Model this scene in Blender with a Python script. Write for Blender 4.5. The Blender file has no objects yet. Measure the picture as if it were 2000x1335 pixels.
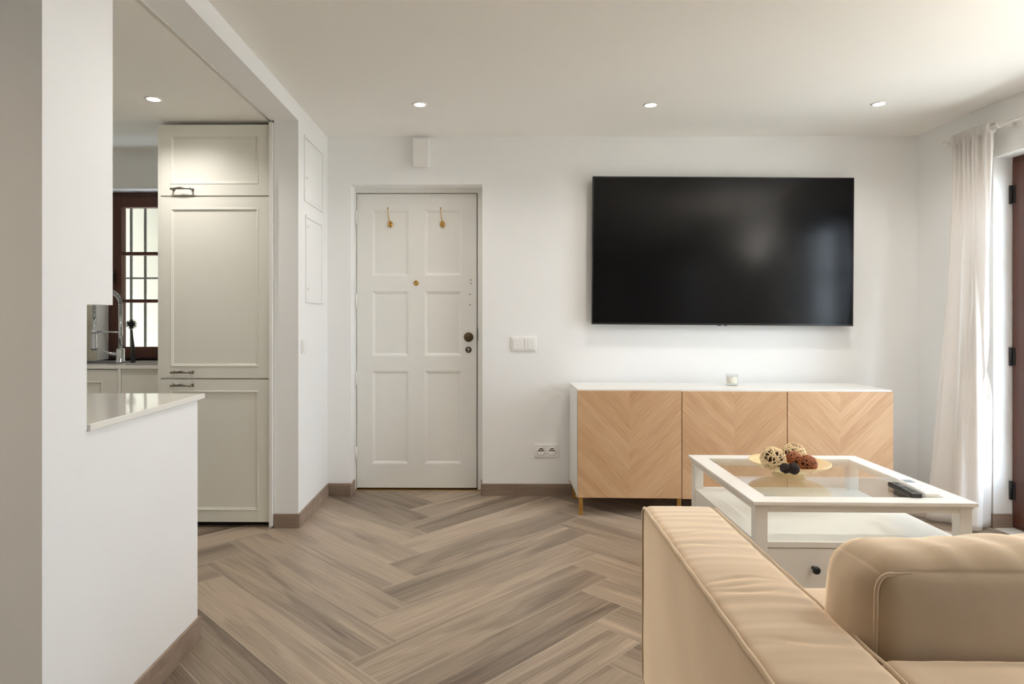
import bpy, bmesh, math, random
from mathutils import Vector, Matrix, noise
R = math.radians
random.seed(7)
C = bpy.context.scene.collection
scene = bpy.context.scene

# ------------------------------------------------------------------ camera, world, light
F = 1255.0; PX = 937.0; PY = 621.0; H = 1.15; TH = R(0.5)
cam_d = bpy.data.cameras.new('camera'); cam = bpy.data.objects.new('camera', cam_d); C.objects.link(cam)
cam_d.sensor_width = 36; cam_d.lens = F / 2000 * 36
cam_d.shift_x = (1000 - PX) / 2000; cam_d.shift_y = -(667.5 - PY) / 2000
cam_d.clip_start = 0.05
cam.location = (0, 0, H); cam.rotation_euler = (R(90), 0, TH)
scene.camera = cam
vs = scene.view_settings
scene.display_settings.display_device = 'sRGB'
vs.view_transform = 'Standard'; vs.look = 'None'; vs.gamma = 1; vs.use_curve_mapping = False
vs.exposure = 1.6

world = bpy.data.worlds.new('world'); scene.world = world; world.use_nodes = True
wn = world.node_tree; wn.nodes.clear()
wo = wn.nodes.new('ShaderNodeOutputWorld'); wb = wn.nodes.new('ShaderNodeBackground')
wb.inputs[0].default_value = (0.72, 0.86, 1.0, 1); wb.inputs[1].default_value = 4.4
wn.links.new(wb.outputs[0], wo.inputs[0])
try:
    scene.cycles.use_denoising = True
    scene.cycles.max_bounces = 14; scene.cycles.diffuse_bounces = 8; scene.cycles.glossy_bounces = 6
    scene.cycles.transparent_max_bounces = 24; scene.cycles.sample_clamp_indirect = 6
except Exception: pass

def add_light(name, kind, loc, rot, energy, color=(1, 1, 1), **kw):
    l = bpy.data.lights.new(name, kind); l.energy = energy; l.color = color
    for k, v in kw.items(): setattr(l, k, v)
    o = bpy.data.objects.new(name, l); C.objects.link(o); o.location = loc; o.rotation_euler = rot
    return o
# the sun stands high over the roof and falls on the terrace outside, not into the room
add_light('sun', 'SUN', (6, 2, 8), (R(-5), R(-16), 0), 2.7, (1, 0.96, 0.90), angle=R(0.6))

def portal(name, loc, rot, sx, sy):
    o = add_light(name, 'AREA', loc, rot, 1, shape='RECTANGLE', size=sx, size_y=sy)
    o.data.cycles.is_portal = True
    return o

def at(px, py, Y):
    u = (px - PX) / F; v = (PY - py) / F
    dx = u * math.cos(TH) - math.sin(TH); dy = u * math.sin(TH) + math.cos(TH)
    return Vector((dx / dy * Y, Y, H + v / dy * Y))
def atz(px, py, z):
    p = at(px, py, 1.0); s = (z - H) / (p.z - H)
    return Vector((p.x * s, s, z))

# ------------------------------------------------------------------ materials
def srgb(r, g, b):
    f = lambda c: (c / 255 / 12.92) if c / 255 <= 0.04045 else ((c / 255 + 0.055) / 1.055) ** 2.4
    return (f(r), f(g), f(b), 1)
def mat(name, col, rough=0.5, metal=0.0, bump=None, **kw):
    m = bpy.data.materials.new(name); m.use_nodes = True
    nt = m.node_tree; p = nt.nodes['Principled BSDF']
    p.inputs['Base Color'].default_value = col; p.inputs['Roughness'].default_value = rough
    p.inputs['Metallic'].default_value = metal
    for k, v in kw.items(): p.inputs[k].default_value = v
    tc = nt.nodes.new('ShaderNodeTexCoord')
    sc, st, var = bump if bump else (30, 0.02, 0.02)
    n = nt.nodes.new('ShaderNodeTexNoise'); n.inputs['Scale'].default_value = sc; n.inputs['Detail'].default_value = 4
    nt.links.new(tc.outputs['Object'], n.inputs['Vector'])
    b = nt.nodes.new('ShaderNodeBump'); b.inputs['Strength'].default_value = st; b.inputs['Distance'].default_value = 0.01
    nt.links.new(n.outputs['Fac'], b.inputs['Height']); nt.links.new(b.outputs[0], p.inputs['Normal'])
    hs = nt.nodes.new('ShaderNodeHueSaturation'); hs.inputs['Color'].default_value = col
    mr = nt.nodes.new('ShaderNodeMapRange'); mr.inputs['To Min'].default_value = 1 - var; mr.inputs['To Max'].default_value = 1 + var
    nt.links.new(n.outputs['Fac'], mr.inputs['Value']); nt.links.new(mr.outputs[0], hs.inputs['Value'])
    nt.links.new(hs.outputs[0], p.inputs['Base Color'])
    return m
def emis(name, col, s):
    m = bpy.data.materials.new(name); m.use_nodes = True; nt = m.node_tree
    p = nt.nodes['Principled BSDF']; p.inputs['Base Color'].default_value = (0.8, 0.8, 0.8, 1)
    p.inputs['Emission Color'].default_value = col; p.inputs['Emission Strength'].default_value = s
    return m
def thin_glass(name, tint=(1, 1, 1, 1), refl=0.04, rough=0.0, k=1.0):
    m = bpy.data.materials.new(name); m.use_nodes = True; nt = m.node_tree; nt.nodes.clear()
    o = nt.nodes.new('ShaderNodeOutputMaterial'); mx = nt.nodes.new('ShaderNodeMixShader')
    t = nt.nodes.new('ShaderNodeBsdfTransparent'); t.inputs[0].default_value = tint
    g = nt.nodes.new('ShaderNodeBsdfGlossy'); g.inputs['Roughness'].default_value = rough
    lw = nt.nodes.new('ShaderNodeLayerWeight'); lw.inputs['Blend'].default_value = 0.5
    pw = nt.nodes.new('ShaderNodeMath'); pw.operation = 'POWER'; pw.inputs[1].default_value = 5
    nt.links.new(lw.outputs['Facing'], pw.inputs[0])
    mm = nt.nodes.new('ShaderNodeMath'); mm.operation = 'MULTIPLY_ADD'; mm.inputs[1].default_value = 0.9 * k; mm.inputs[2].default_value = refl
    nt.links.new(pw.outputs[0], mm.inputs[0])
    nt.links.new(mm.outputs[0], mx.inputs[0]); nt.links.new(t.outputs[0], mx.inputs[1]); nt.links.new(g.outputs[0], mx.inputs[2])
    nt.links.new(mx.outputs[0], o.inputs[0])
    return m

M = {}
M['wall'] = mat('wall_paint', srgb(243, 243, 242), 0.75, bump=(60, 0.03, 0.005))
M['ceiling'] = mat('ceiling_paint', srgb(245, 243, 238), 0.8, bump=(60, 0.02, 0.004))
M['kitchen'] = mat('kitchen_lacquer', srgb(232, 230, 220), 0.35, bump=(8, 0.0, 0.01))
M['splash'] = mat('backsplash_panel', srgb(205, 198, 180), 0.45, bump=(8, 0.0, 0.01))
M['stone'] = mat('white_quartz', srgb(238, 236, 228), 0.08, bump=(120, 0.0, 0.02))
M['door'] = mat('door_gloss_paint', srgb(236, 235, 230), 0.38, bump=(14, 0.10, 0.01))
M['white'] = mat('white_lacquer', srgb(238, 236, 231), 0.32, bump=(20, 0.0, 0.01))
M['plastic'] = mat('white_plastic', srgb(240, 239, 236), 0.35, bump=(20, 0.0, 0.01))
M['table'] = mat('table_lacquer', srgb(240, 237, 230), 0.3, bump=(30, 0.01, 0.01))
M['brass'] = mat('brass', srgb(205, 165, 95), 0.25, 1.0)
M['bronze'] = mat('aged_bronze', srgb(96, 80, 62), 0.4, 0.9, bump=(200, 0.3, 0.2))
M['steel'] = mat('brushed_steel', srgb(190, 190, 190), 0.3, 1.0)
M['chrome'] = mat('chrome', srgb(225, 228, 232), 0.08, 1.0)
M['pewter'] = mat('pewter', srgb(140, 135, 125), 0.3, 1.0)
M['black'] = mat('black_plastic', srgb(26, 26, 28), 0.3)
M['blackm'] = mat('black_iron', srgb(45, 42, 44), 0.5, 0.3)
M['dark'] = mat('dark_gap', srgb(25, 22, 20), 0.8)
M['grey'] = mat('grey_plastic', srgb(120, 120, 118), 0.4)
M['screen'] = mat('tv_screen', srgb(5, 5, 6), 0.17, bump=(2, 0.0, 0.0)); M['screen'].node_tree.nodes['Principled BSDF'].inputs['Specular IOR Level'].default_value = 0.28
M['iron'] = mat('painted_iron_grille', srgb(120, 122, 112), 0.6)
M['wax'] = mat('candle_wax', srgb(246, 243, 232), 0.5)
M['paper'] = mat('cream_paper', srgb(236, 232, 216), 0.7)
M['lcd'] = mat('lcd_grey', srgb(150, 160, 170), 0.2)
M['glass'] = thin_glass('window_glass')
M['tglass'] = thin_glass('table_glass', (0.975, 0.99, 0.982, 1), k=1.3)
M['gglass'] = thin_glass('candle_glass', (0.98, 0.985, 0.98, 1), refl=0.03, k=0.6)
M['glassedge'] = mat('glass_edge', srgb(120, 160, 145), 0.1)
M['lamp'] = emis('lamp_glow', (1, 0.93, 0.82, 1), 14)
M['plaster'] = mat('outside_plaster', srgb(170, 161, 143), 0.9, bump=(3, 0.2, 0.04))
M['terrace'] = mat('terrace_stone', srgb(222, 214, 200), 0.9, bump=(5, 0.1, 0.06))
M['reed'] = mat('pale_reed', srgb(236, 210, 166), 0.6)
M['brown_reed'] = mat('brown_reed', srgb(168, 100, 62), 0.6)
M['dark_reed'] = mat('dark_reed', srgb(48, 32, 30), 0.7)
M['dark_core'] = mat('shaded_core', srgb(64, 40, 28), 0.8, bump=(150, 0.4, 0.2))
M['grout'] = mat('grout', srgb(182, 168, 151), 0.8)
M['dish'] = mat('pale_bamboo', srgb(236, 208, 158), 0.35); M['dish'].node_tree.nodes['Principled BSDF'].inputs['Subsurface Weight'].default_value = 0.0

def wood_brown():
    m = mat('dark_stained_wood', srgb(84, 48, 36), 0.4)
    nt = m.node_tree; p = nt.nodes['Principled BSDF']; tc = nt.nodes.new('ShaderNodeTexCoord')
    mp = nt.nodes.new('ShaderNodeMapping'); mp.inputs['Scale'].default_value = (60, 60, 3)
    n = nt.nodes.new('ShaderNodeTexNoise'); n.inputs['Scale'].default_value = 1; n.inputs['Detail'].default_value = 5
    cr = nt.nodes.new('ShaderNodeValToRGB'); cr.color_ramp.elements[0].color = srgb(66, 36, 27); cr.color_ramp.elements[1].color = srgb(104, 62, 48)
    nt.links.new(tc.outputs['Object'], mp.inputs[0]); nt.links.new(mp.outputs[0], n.inputs['Vector'])
    nt.links.new(n.outputs['Fac'], cr.inputs[0]); nt.links.new(cr.outputs[0], p.inputs['Base Color'])
    return m
M['wood'] = wood_brown()

def plank_mat(name, grain, dark, light, rough=0.38, vert=False):
    m = bpy.data.materials.new(name); m.use_nodes = True; nt = m.node_tree; L = nt.links; N = nt.nodes.new
    p = nt.nodes['Principled BSDF']
    tc = N('ShaderNodeTexCoord'); oi = N('ShaderNodeObjectInfo')
    mul = N('ShaderNodeMath'); mul.operation = 'MULTIPLY'; mul.inputs[1].default_value = 57.0
    L.new(oi.outputs['Random'], mul.inputs[0])
    cx = N('ShaderNodeCombineXYZ'); L.new(mul.outputs[0], cx.inputs[0]); L.new(mul.outputs[0], cx.inputs[1]); L.new(mul.outputs[0], cx.inputs[2])
    ad = N('ShaderNodeVectorMath'); ad.operation = 'ADD'; L.new(tc.outputs['Object'], ad.inputs[0]); L.new(cx.outputs[0], ad.inputs[1])
    # broad cathedral figure
    mp1 = N('ShaderNodeMapping'); mp1.inputs['Scale'].default_value = (0.9, 9, 9) if not vert else (9, 9, 9); L.new(ad.outputs[0], mp1.inputs[0])
    n1 = N('ShaderNodeTexNoise'); n1.inputs['Scale'].default_value = 1.0; n1.inputs['Detail'].default_value = 3; n1.inputs['Distortion'].default_value = 0.6
    L.new(mp1.outputs[0], n1.inputs['Vector'])
    # contour rings of that figure
    sn = N('ShaderNodeMath'); sn.operation = 'MULTIPLY'; sn.inputs[1].default_value = 38; L.new(n1.outputs['Fac'], sn.inputs[0])
    sn2 = N('ShaderNodeMath'); sn2.operation = 'SINE'; L.new(sn.outputs[0], sn2.inputs[0])
    # fine grain
    mp2 = N('ShaderNodeMapping'); mp2.inputs['Scale'].default_value = grain; L.new(ad.outputs[0], mp2.inputs[0])
    n2 = N('ShaderNodeTexNoise'); n2.inputs['Scale'].default_value = 1.0; n2.inputs['Detail'].default_value = 8; n2.inputs['Roughness'].default_value = 0.7
    L.new(mp2.outputs[0], n2.inputs['Vector'])
    a = N('ShaderNodeMath'); a.operation = 'MULTIPLY_ADD'; a.inputs[1].default_value = 0.045; L.new(sn2.outputs[0], a.inputs[0]); L.new(n1.outputs['Fac'], a.inputs[2])
    b = N('ShaderNodeMix'); b.data_type = 'FLOAT'; b.inputs[0].default_value = 0.5; L.new(a.outputs[0], b.inputs[2]); L.new(n2.outputs['Fac'], b.inputs[3])
    # per plank tone
    wn_ = N('ShaderNodeTexWhiteNoise'); wn_.noise_dimensions = '1D'; L.new(mul.outputs[0], wn_.inputs['W'])
    c = N('ShaderNodeMath'); c.operation = 'MULTIPLY_ADD'; c.inputs[1].default_value = 0.22; L.new(wn_.outputs['Value'], c.inputs[0]); L.new(b.outputs[0], c.inputs[2])
    cr = N('ShaderNodeValToRGB'); L.new(c.outputs[0], cr.inputs[0])
    e = cr.color_ramp.elements; e[0].position = 0.42; e[0].color = dark; e[1].position = 0.82; e[1].color = light
    L.new(cr.outputs[0], p.inputs['Base Color']); p.inputs['Roughness'].default_value = rough
    bp = N('ShaderNodeBump'); bp.inputs['Strength'].default_value = 0.12; bp.inputs['Distance'].default_value = 0.002
    L.new(n2.outputs['Fac'], bp.inputs['Height']); L.new(bp.outputs[0], p.inputs['Normal'])
    return m
M['plank'] = plank_mat('wood_look_tile', (2.6, 120, 120), srgb(100, 86, 73), srgb(190, 171, 150))
M['base'] = plank_mat('wood_look_skirting', (5, 5, 90), srgb(120, 102, 88), srgb(168, 148, 132), 0.45)

def chevron_mat():
    m = bpy.data.materials.new('oak_chevron_veneer'); m.use_nodes = True; nt = m.node_tree; L = nt.links; N = nt.nodes.new
    p = nt.nodes['Principled BSDF']; tc = N('ShaderNodeTexCoord'); oi = N('ShaderNodeObjectInfo')
    sp = N('ShaderNodeSeparateXYZ'); L.new(tc.outputs['Object'], sp.inputs[0])
    ab = N('ShaderNodeMath'); ab.operation = 'ABSOLUTE'; L.new(sp.outputs[0], ab.inputs[0])
    t = N('ShaderNodeMath'); t.operation = 'SUBTRACT'; L.new(sp.outputs[2], t.inputs[0]); L.new(ab.outputs[0], t.inputs[1])
    s = N('ShaderNodeMath'); s.operation = 'ADD'; L.new(sp.outputs[2], s.inputs[0]); L.new(ab.outputs[0], s.inputs[1])
    sg = N('ShaderNodeMath'); sg.operation = 'SIGN'; L.new(sp.outputs[0], sg.inputs[0])
    rn = N('ShaderNodeMath'); rn.operation = 'MULTIPLY_ADD'; rn.inputs[1].default_value = 31; L.new(oi.outputs['Random'], rn.inputs[0]); L.new(sg.outputs[0], rn.inputs[2])
    # strip tone
    d = N('ShaderNodeMath'); d.operation = 'DIVIDE'; d.inputs[1].default_value = 0.047; L.new(t.outputs[0], d.inputs[0])
    fl = N('ShaderNodeMath'); fl.operation = 'FLOOR'; L.new(d.outputs[0], fl.inputs[0])
    cv = N('ShaderNodeCombineXYZ'); L.new(fl.outputs[0], cv.inputs[0]); L.new(rn.outputs[0], cv.inputs[1])
    wn_ = N('ShaderNodeTexWhiteNoise'); wn_.noise_dimensions = '2D'; L.new(cv.outputs[0], wn_.inputs['Vector'])
    # grain running along the strip
    gt = N('ShaderNodeMath'); gt.operation = 'MULTIPLY'; gt.inputs[1].default_value = 240; L.new(t.outputs[0], gt.inputs[0])
    gs = N('ShaderNodeMath'); gs.operation = 'MULTIPLY'; gs.inputs[1].default_value = 5; L.new(s.outputs[0], gs.inputs[0])
    gv = N('ShaderNodeCombineXYZ'); L.new(gt.outputs[0], gv.inputs[0]); L.new(gs.outputs[0], gv.inputs[1]); L.new(rn.outputs[0], gv.inputs[2])
    n = N('ShaderNodeTexNoise'); n.inputs['Scale'].default_value = 1; n.inputs['Detail'].default_value = 3; L.new(gv.outputs[0], n.inputs['Vector'])
    mx = N('ShaderNodeMix'); mx.data_type = 'FLOAT'; mx.inputs[0].default_value = 0.80; L.new(wn_.outputs['Value'], mx.inputs[2]); L.new(n.outputs['Fac'], mx.inputs[3])
    cr = N('ShaderNodeValToRGB'); L.new(mx.outputs[0], cr.inputs[0])
    e = cr.color_ramp.elements; e[0].position = 0.25; e[0].color = srgb(182, 138, 98); e[1].position = 0.75; e[1].color = srgb(218, 182, 142)
    L.new(cr.outputs[0], p.inputs['Base Color']); p.inputs['Roughness'].default_value = 0.45
    return m
M['chevron'] = chevron_mat()

def velvet():
    m = mat('beige_velvet', srgb(170, 147, 120), 0.8, bump=(5, 0.25, 0.16))
    nt = m.node_tree; p = nt.nodes['Principled BSDF']
    p.inputs['Sheen Weight'].default_value = 1.0; p.inputs['Sheen Roughness'].default_value = 0.45
    p.inputs['Sheen Tint'].default_value = srgb(250, 232, 206)
    sh = nt.nodes.new('ShaderNodeBsdfSheen'); sh.inputs['Color'].default_value = srgb(238, 217, 190); sh.inputs['Roughness'].default_value = 0.5
    ad = nt.nodes.new('ShaderNodeAddShader'); out = nt.nodes['Material Output']
    nt.links.new(p.outputs[0], ad.inputs[0]); nt.links.new(sh.outputs[0], ad.inputs[1]); nt.links.new(ad.outputs[0], out.inputs['Surface'])
    return m
M['velvet'] = velvet()
def curtain_mat():
    m = bpy.data.materials.new('sheer_cotton'); m.use_nodes = True; nt = m.node_tree; nt.nodes.clear(); N = nt.nodes.new; L = nt.links
    o = N('ShaderNodeOutputMaterial'); d = N('ShaderNodeBsdfDiffuse'); t = N('ShaderNodeBsdfTranslucent'); mx = N('ShaderNodeMixShader')
    tc = N('ShaderNodeTexCoord'); mp = N('ShaderNodeMapping'); mp.inputs['Scale'].default_value = (900, 900, 1200)
    n = N('ShaderNodeTexNoise'); n.inputs['Scale'].default_value = 1; L.new(tc.outputs['Object'], mp.inputs[0]); L.new(mp.outputs[0], n.inputs['Vector'])
    cr = N('ShaderNodeValToRGB'); cr.color_ramp.elements[0].color = srgb(242, 238, 234); cr.color_ramp.elements[1].color = srgb(252, 250, 248)
    L.new(n.outputs['Fac'], cr.inputs[0]); L.new(cr.outputs[0], d.inputs[0]); L.new(cr.outputs[0], t.inputs[0])
    mx.inputs[0].default_value = 0.45; L.new(d.outputs[0], mx.inputs[1]); L.new(t.outputs[0], mx.inputs[2]); L.new(mx.outputs[0], o.inputs[0])
    return m
M['curtain'] = curtain_mat()

# ------------------------------------------------------------------ mesh helpers
def bx(bm, x0, x1, y0, y1, z0, z1, bev=0.0, seg=2):
    b = bmesh.new()
    v = [b.verts.new((x, y, z)) for x in (x0, x1) for y in (y0, y1) for z in (z0, z1)]
    for f in ((0, 1, 3, 2), (4, 6, 7, 5), (0, 4, 5, 1), (2, 3, 7, 6), (0, 2, 6, 4), (1, 5, 7, 3)):
        b.faces.new([v[i] for i in f])
    bmesh.ops.recalc_face_normals(b, faces=b.faces)
    if bev: bmesh.ops.bevel(b, geom=b.edges[:], offset=bev, segments=seg, affect='EDGES', profile=0.5)
    merge(bm, b)
def merge(bm, b, mtx=None):
    if mtx is not None: b.transform(mtx)
    me = bpy.data.meshes.new('tmp'); b.to_mesh(me); b.free(); bm.from_mesh(me); bpy.data.meshes.remove(me)
def tube(bm, pts, r, n=8, closed=False, cap=True):
    pts = [Vector(p) for p in pts]; m = len(pts); rings = []
    rr = r if isinstance(r, (list, tuple)) else [r] * m
    prev = None
    for i in range(m):
        a = pts[(i - 1) % m] if (closed or i > 0) else pts[0]; b = pts[(i + 1) % m] if (closed or i < m - 1) else pts[-1]
        t = (b - a).normalized()
        if prev is None:
            up = Vector((0, 0, 1)) if abs(t.z) < 0.9 else Vector((1, 0, 0))
            nrm = t.cross(up).normalized()
        else:
            nrm = (prev - t * prev.dot(t))
            nrm = nrm.normalized() if nrm.length > 1e-6 else t.orthogonal().normalized()
        prev = nrm; bi = t.cross(nrm)
        rings.append([bm.verts.new(pts[i] + (nrm * math.cos(2 * math.pi * k / n) + bi * math.sin(2 * math.pi * k / n)) * rr[i]) for k in range(n)])
    for i in range(m if closed else m - 1):
        A, B = rings[i], rings[(i + 1) % m]
        for k in range(n):
            f = bm.faces.new((A[k], A[(k + 1) % n], B[(k + 1) % n], B[k])); f.smooth = True
    if not closed and cap:
        bm.faces.new(rings[0][::-1]); bm.faces.new(rings[-1])
def lathe(bm, prof, n=32, mtx=None, smooth=True):
    """prof: (r, z) list; spun around local z; mtx places it"""
    mtx = mtx or Matrix(); rings = []
    for r, z in prof:
        if r < 1e-6: rings.append([bm.verts.new(mtx @ Vector((0, 0, z)))])
        else: rings.append([bm.verts.new(mtx @ Vector((r * math.cos(2 * math.pi * k / n), r * math.sin(2 * math.pi * k / n), z))) for k in range(n)])
    for A, B in zip(rings, rings[1:]):
        for k in range(n):
            q = [A[k % len(A)], A[(k + 1) % len(A)], B[(k + 1) % len(B)], B[k % len(B)]]
            q2 = []
            for v in q:
                if v not in q2: q2.append(v)
            if len(q2) > 2:
                f = bm.faces.new(q2); f.smooth = smooth
    bmesh.ops.recalc_face_normals(bm, faces=bm.faces)
def link(o, parent=None):
    C.objects.link(o)
    if parent is not None: o.parent = parent
    return o
def obj(name, bm, m, parent=None, loc=None, rot=None, smooth=None):
    me = bpy.data.meshes.new(name); bm.normal_update(); bm.to_mesh(me); bm.free()
    for mm in (m if isinstance(m, (list, tuple)) else [m]): me.materials.append(M[mm] if isinstance(mm, str) else mm)
    if smooth:
        for p in me.polygons: p.use_smooth = True
    o = bpy.data.objects.new(name, me); link(o, parent)
    if loc is not None: o.location = loc
    if rot is not None: o.rotation_euler = rot
    return o
def box(name, m, x0, x1, y0, y1, z0, z1, bev=0.0, parent=None, seg=2, **kw):
    b = bmesh.new(); bx(b, x0, x1, y0, y1, z0, z1, bev, seg); return obj(name, b, m, parent, **kw)
def tag(o, label=None, cat=None, group=None, kind=None):
    if label: o['label'] = label
    if cat: o['category'] = cat
    if group: o['group'] = group
    if kind: o['kind'] = kind
    return o
def empty(name, loc=(0, 0, 0), rz=0, label=None, cat=None, group=None, kind=None):
    o = bpy.data.objects.new(name, None); C.objects.link(o); o.location = loc; o.rotation_euler = (0, 0, rz); o.empty_display_size = 0.1
    return tag(o, label, cat, group, kind)
def wallgrid(name, m, axis, p0, p1, ua, ub, z0, z1, holes, label=None, cat='wall', parent=None):
    """wall slab with rectangular holes; axis 'y' (faces Y, u = x) or 'x' (u = y)"""
    us = sorted({ua, ub, *[h[0] for h in holes], *[h[1] for h in holes]}); zs = sorted({z0, z1, *[h[2] for h in holes], *[h[3] for h in holes]})
    hole = lambda i, j: any(h[0] <= (us[i] + us[i + 1]) / 2 <= h[1] and h[2] <= (zs[j] + zs[j + 1]) / 2 <= h[3] for h in holes)
    bm = bmesh.new(); V = {}
    def v(u, p, z):
        k = (round(u, 5), round(p, 5), round(z, 5))
        if k not in V: V[k] = bm.verts.new((u, p, z) if axis == 'y' else (p, u, z))
        return V[k]
    I = len(us) - 1; J = len(zs) - 1
    solid = lambda i, j: 0 <= i < I and 0 <= j < J and not hole(i, j)
    for i in range(I):
        for j in range(J):
            if not solid(i, j): continue
            a, b, c, d = us[i], us[i + 1], zs[j], zs[j + 1]
            for p in (p0, p1): bm.faces.new((v(a, p, c), v(b, p, c), v(b, p, d), v(a, p, d)))
            if not solid(i - 1, j): bm.faces.new((v(a, p0, c), v(a, p1, c), v(a, p1, d), v(a, p0, d)))
            if not solid(i + 1, j): bm.faces.new((v(b, p0, c), v(b, p1, c), v(b, p1, d), v(b, p0, d)))
            if not solid(i, j - 1): bm.faces.new((v(a, p0, c), v(b, p0, c), v(b, p1, c), v(a, p1, c)))
            if not solid(i, j + 1): bm.faces.new((v(a, p0, d), v(b, p0, d), v(b, p1, d), v(a, p1, d)))
    bmesh.ops.recalc_face_normals(bm, faces=bm.faces)
    o = obj(name, bm, m, parent)
    return tag(o, label, cat, kind='structure')
def S(o, label, cat): return tag(o, label, cat, kind='structure')

def framed(bm, x0, x1, z0, z1, y, t, holes, rec=0.01, ch=0.015, step=0.0):
    """slab front at y (facing -y), thickness t, holes = recessed panel openings (x0,x1,z0,z1); sloped moulding, floor of recess left open for a panel"""
    xs = sorted({x0, x1, *[h[0] for h in holes], *[h[1] for h in holes]}); zs = sorted({z0, z1, *[h[2] for h in holes], *[h[3] for h in holes]})
    for i in range(len(xs) - 1):
        for j in range(len(zs) - 1):
            a, b, c, d = xs[i], xs[i + 1], zs[j], zs[j + 1]
            if any(h[0] <= (a + b) / 2 <= h[1] and h[2] <= (c + d) / 2 <= h[3] for h in holes): continue
            bm.faces.new([bm.verts.new(q) for q in ((a, y, c), (b, y, c), (b, y, d), (a, y, d))])
    for a, b, c, d in holes:
        prof = [(0, 0), (ch * 0.5, rec * 0.35), (ch, rec)] if not step else [(0, 0), (ch * 0.15, -step), (ch * 0.45, -step), (ch * 0.6, rec * 0.5), (ch * 0.8, rec * 0.5), (ch, rec)]
        for (i0, r0), (i1, r1) in zip(prof, prof[1:]):
            o = [(a + i0, c + i0), (b - i0, c + i0), (b - i0, d - i0), (a + i0, d - i0)]
            n = [(a + i1, c + i1), (b - i1, c + i1), (b - i1, d - i1), (a + i1, d - i1)]
            for k in range(4):
                q = [(*o[k], r0), (*o[(k + 1) % 4], r0), (*n[(k + 1) % 4], r1), (*n[k], r1)]
                bm.faces.new([bm.verts.new((p[0], y + p[2], p[1])) for p in q])
    # sides and back
    for q in (((x0, y, z0), (x0, y + t, z0), (x0, y + t, z1), (x0, y, z1)), ((x1, y, z0), (x1, y + t, z0), (x1, y + t, z1), (x1, y, z1)),
              ((x0, y, z0), (x1, y, z0), (x1, y + t, z0), (x0, y + t, z0)), ((x0, y, z1), (x1, y, z1), (x1, y + t, z1), (x0, y + t, z1)),
              ((x0, y + t, z0), (x1, y + t, z0), (x1, y + t, z1), (x0, y + t, z1))):
        bm.faces.new([bm.verts.new(p) for p in q])
    bmesh.ops.remove_doubles(bm, verts=bm.verts, dist=1e-5)
    bmesh.ops.recalc_face_normals(bm, faces=bm.faces)

def rounded(half, r, seg=(24, 24, 24), puff=0.0, wr=None):
    """rounded box with crowned faces; half = half sizes; wr(p, n) -> offset along n"""
    b = bmesh.new(); V = {}
    hx, hy, hz = half
    def ticks(h, n):
        e = 5
        a = [-h + r * (1 - math.cos(math.pi / 2 * i / e)) for i in range(e)]
        m_ = [(-h + r) + (2 * h - 2 * r) * i / n for i in range(n + 1)]
        return a + m_ + [-x for x in reversed(a)]
    T = [ticks(h, n) for h, n in zip(half, seg)]
    def vert(i, j, k):
        key = (i, j, k)
        if key in V: return V[key]
        p = Vector((T[0][i], T[1][j], T[2][k]))
        inner = Vector([max(-h + r, min(h - r, c)) for c, h in zip(p, half)])
        d = p - inner
        # map the square corner profile to a circle
        n = d.normalized() if d.length > 1e-9 else Vector((0, 0, 1))
        q = inner + n * r
        u = [q[a] / half[a] for a in range(3)]
        ax = max(range(3), key=lambda a: abs(n[a]))
        o = [a for a in range(3) if a != ax]
        q = q + n * puff * max(0, 1 - u[o[0]] ** 2) * max(0, 1 - u[o[1]] ** 2) * abs(n[ax])
        if wr: q = q + n * wr(q, n)
        V[key] = b.verts.new(q); return V[key]
    X, Y, Z = len(T[0]) - 1, len(T[1]) - 1, len(T[2]) - 1
    for i in range(X):
        for j in range(Y):
            for k in (0, Z): b.faces.new([vert(i, j, k), vert(i + 1, j, k), vert(i + 1, j + 1, k), vert(i, j + 1, k)])
    for i in range(X):
        for k in range(Z):
            for j in (0, Y): b.faces.new([vert(i, j, k), vert(i + 1, j, k), vert(i + 1, j, k + 1), vert(i, j, k + 1)])
    for j in range(Y):
        for k in range(Z):
            for i in (0, X): b.faces.new([vert(i, j, k), vert(i, j + 1, k), vert(i, j + 1, k + 1), vert(i, j, k + 1)])
    bmesh.ops.recalc_face_normals(b, faces=b.faces)
    for f in b.faces: f.smooth = True
    return b

# ------------------------------------------------------------------ key dimensions
YB = 4.17; XL = -1.027; XR = 2.787; ZC = 2.326; ZK = 2.235; YK = 4.14; YP = 3.52   # back wall, left, right, ceilings, kitchen back, pier
XW = -3.4; YF = -3.0
TW = 0.30                                                                            # outer wall thickness
# door opening, windows
dx0, dx1, dzt = at(685, 600, YB).x, at(942, 600, YB).x, at(800, 360, YB).z
A0, A1, AZ = 2.32, at(1938, 600, 3.5).y, 2.03
A1 = 3.55
B0, B1 = -0.75, 0.15
kx0, kx1, kz0, kz1 = -2.517, -1.83, 0.877, at(260, 368, YK).z

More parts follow.
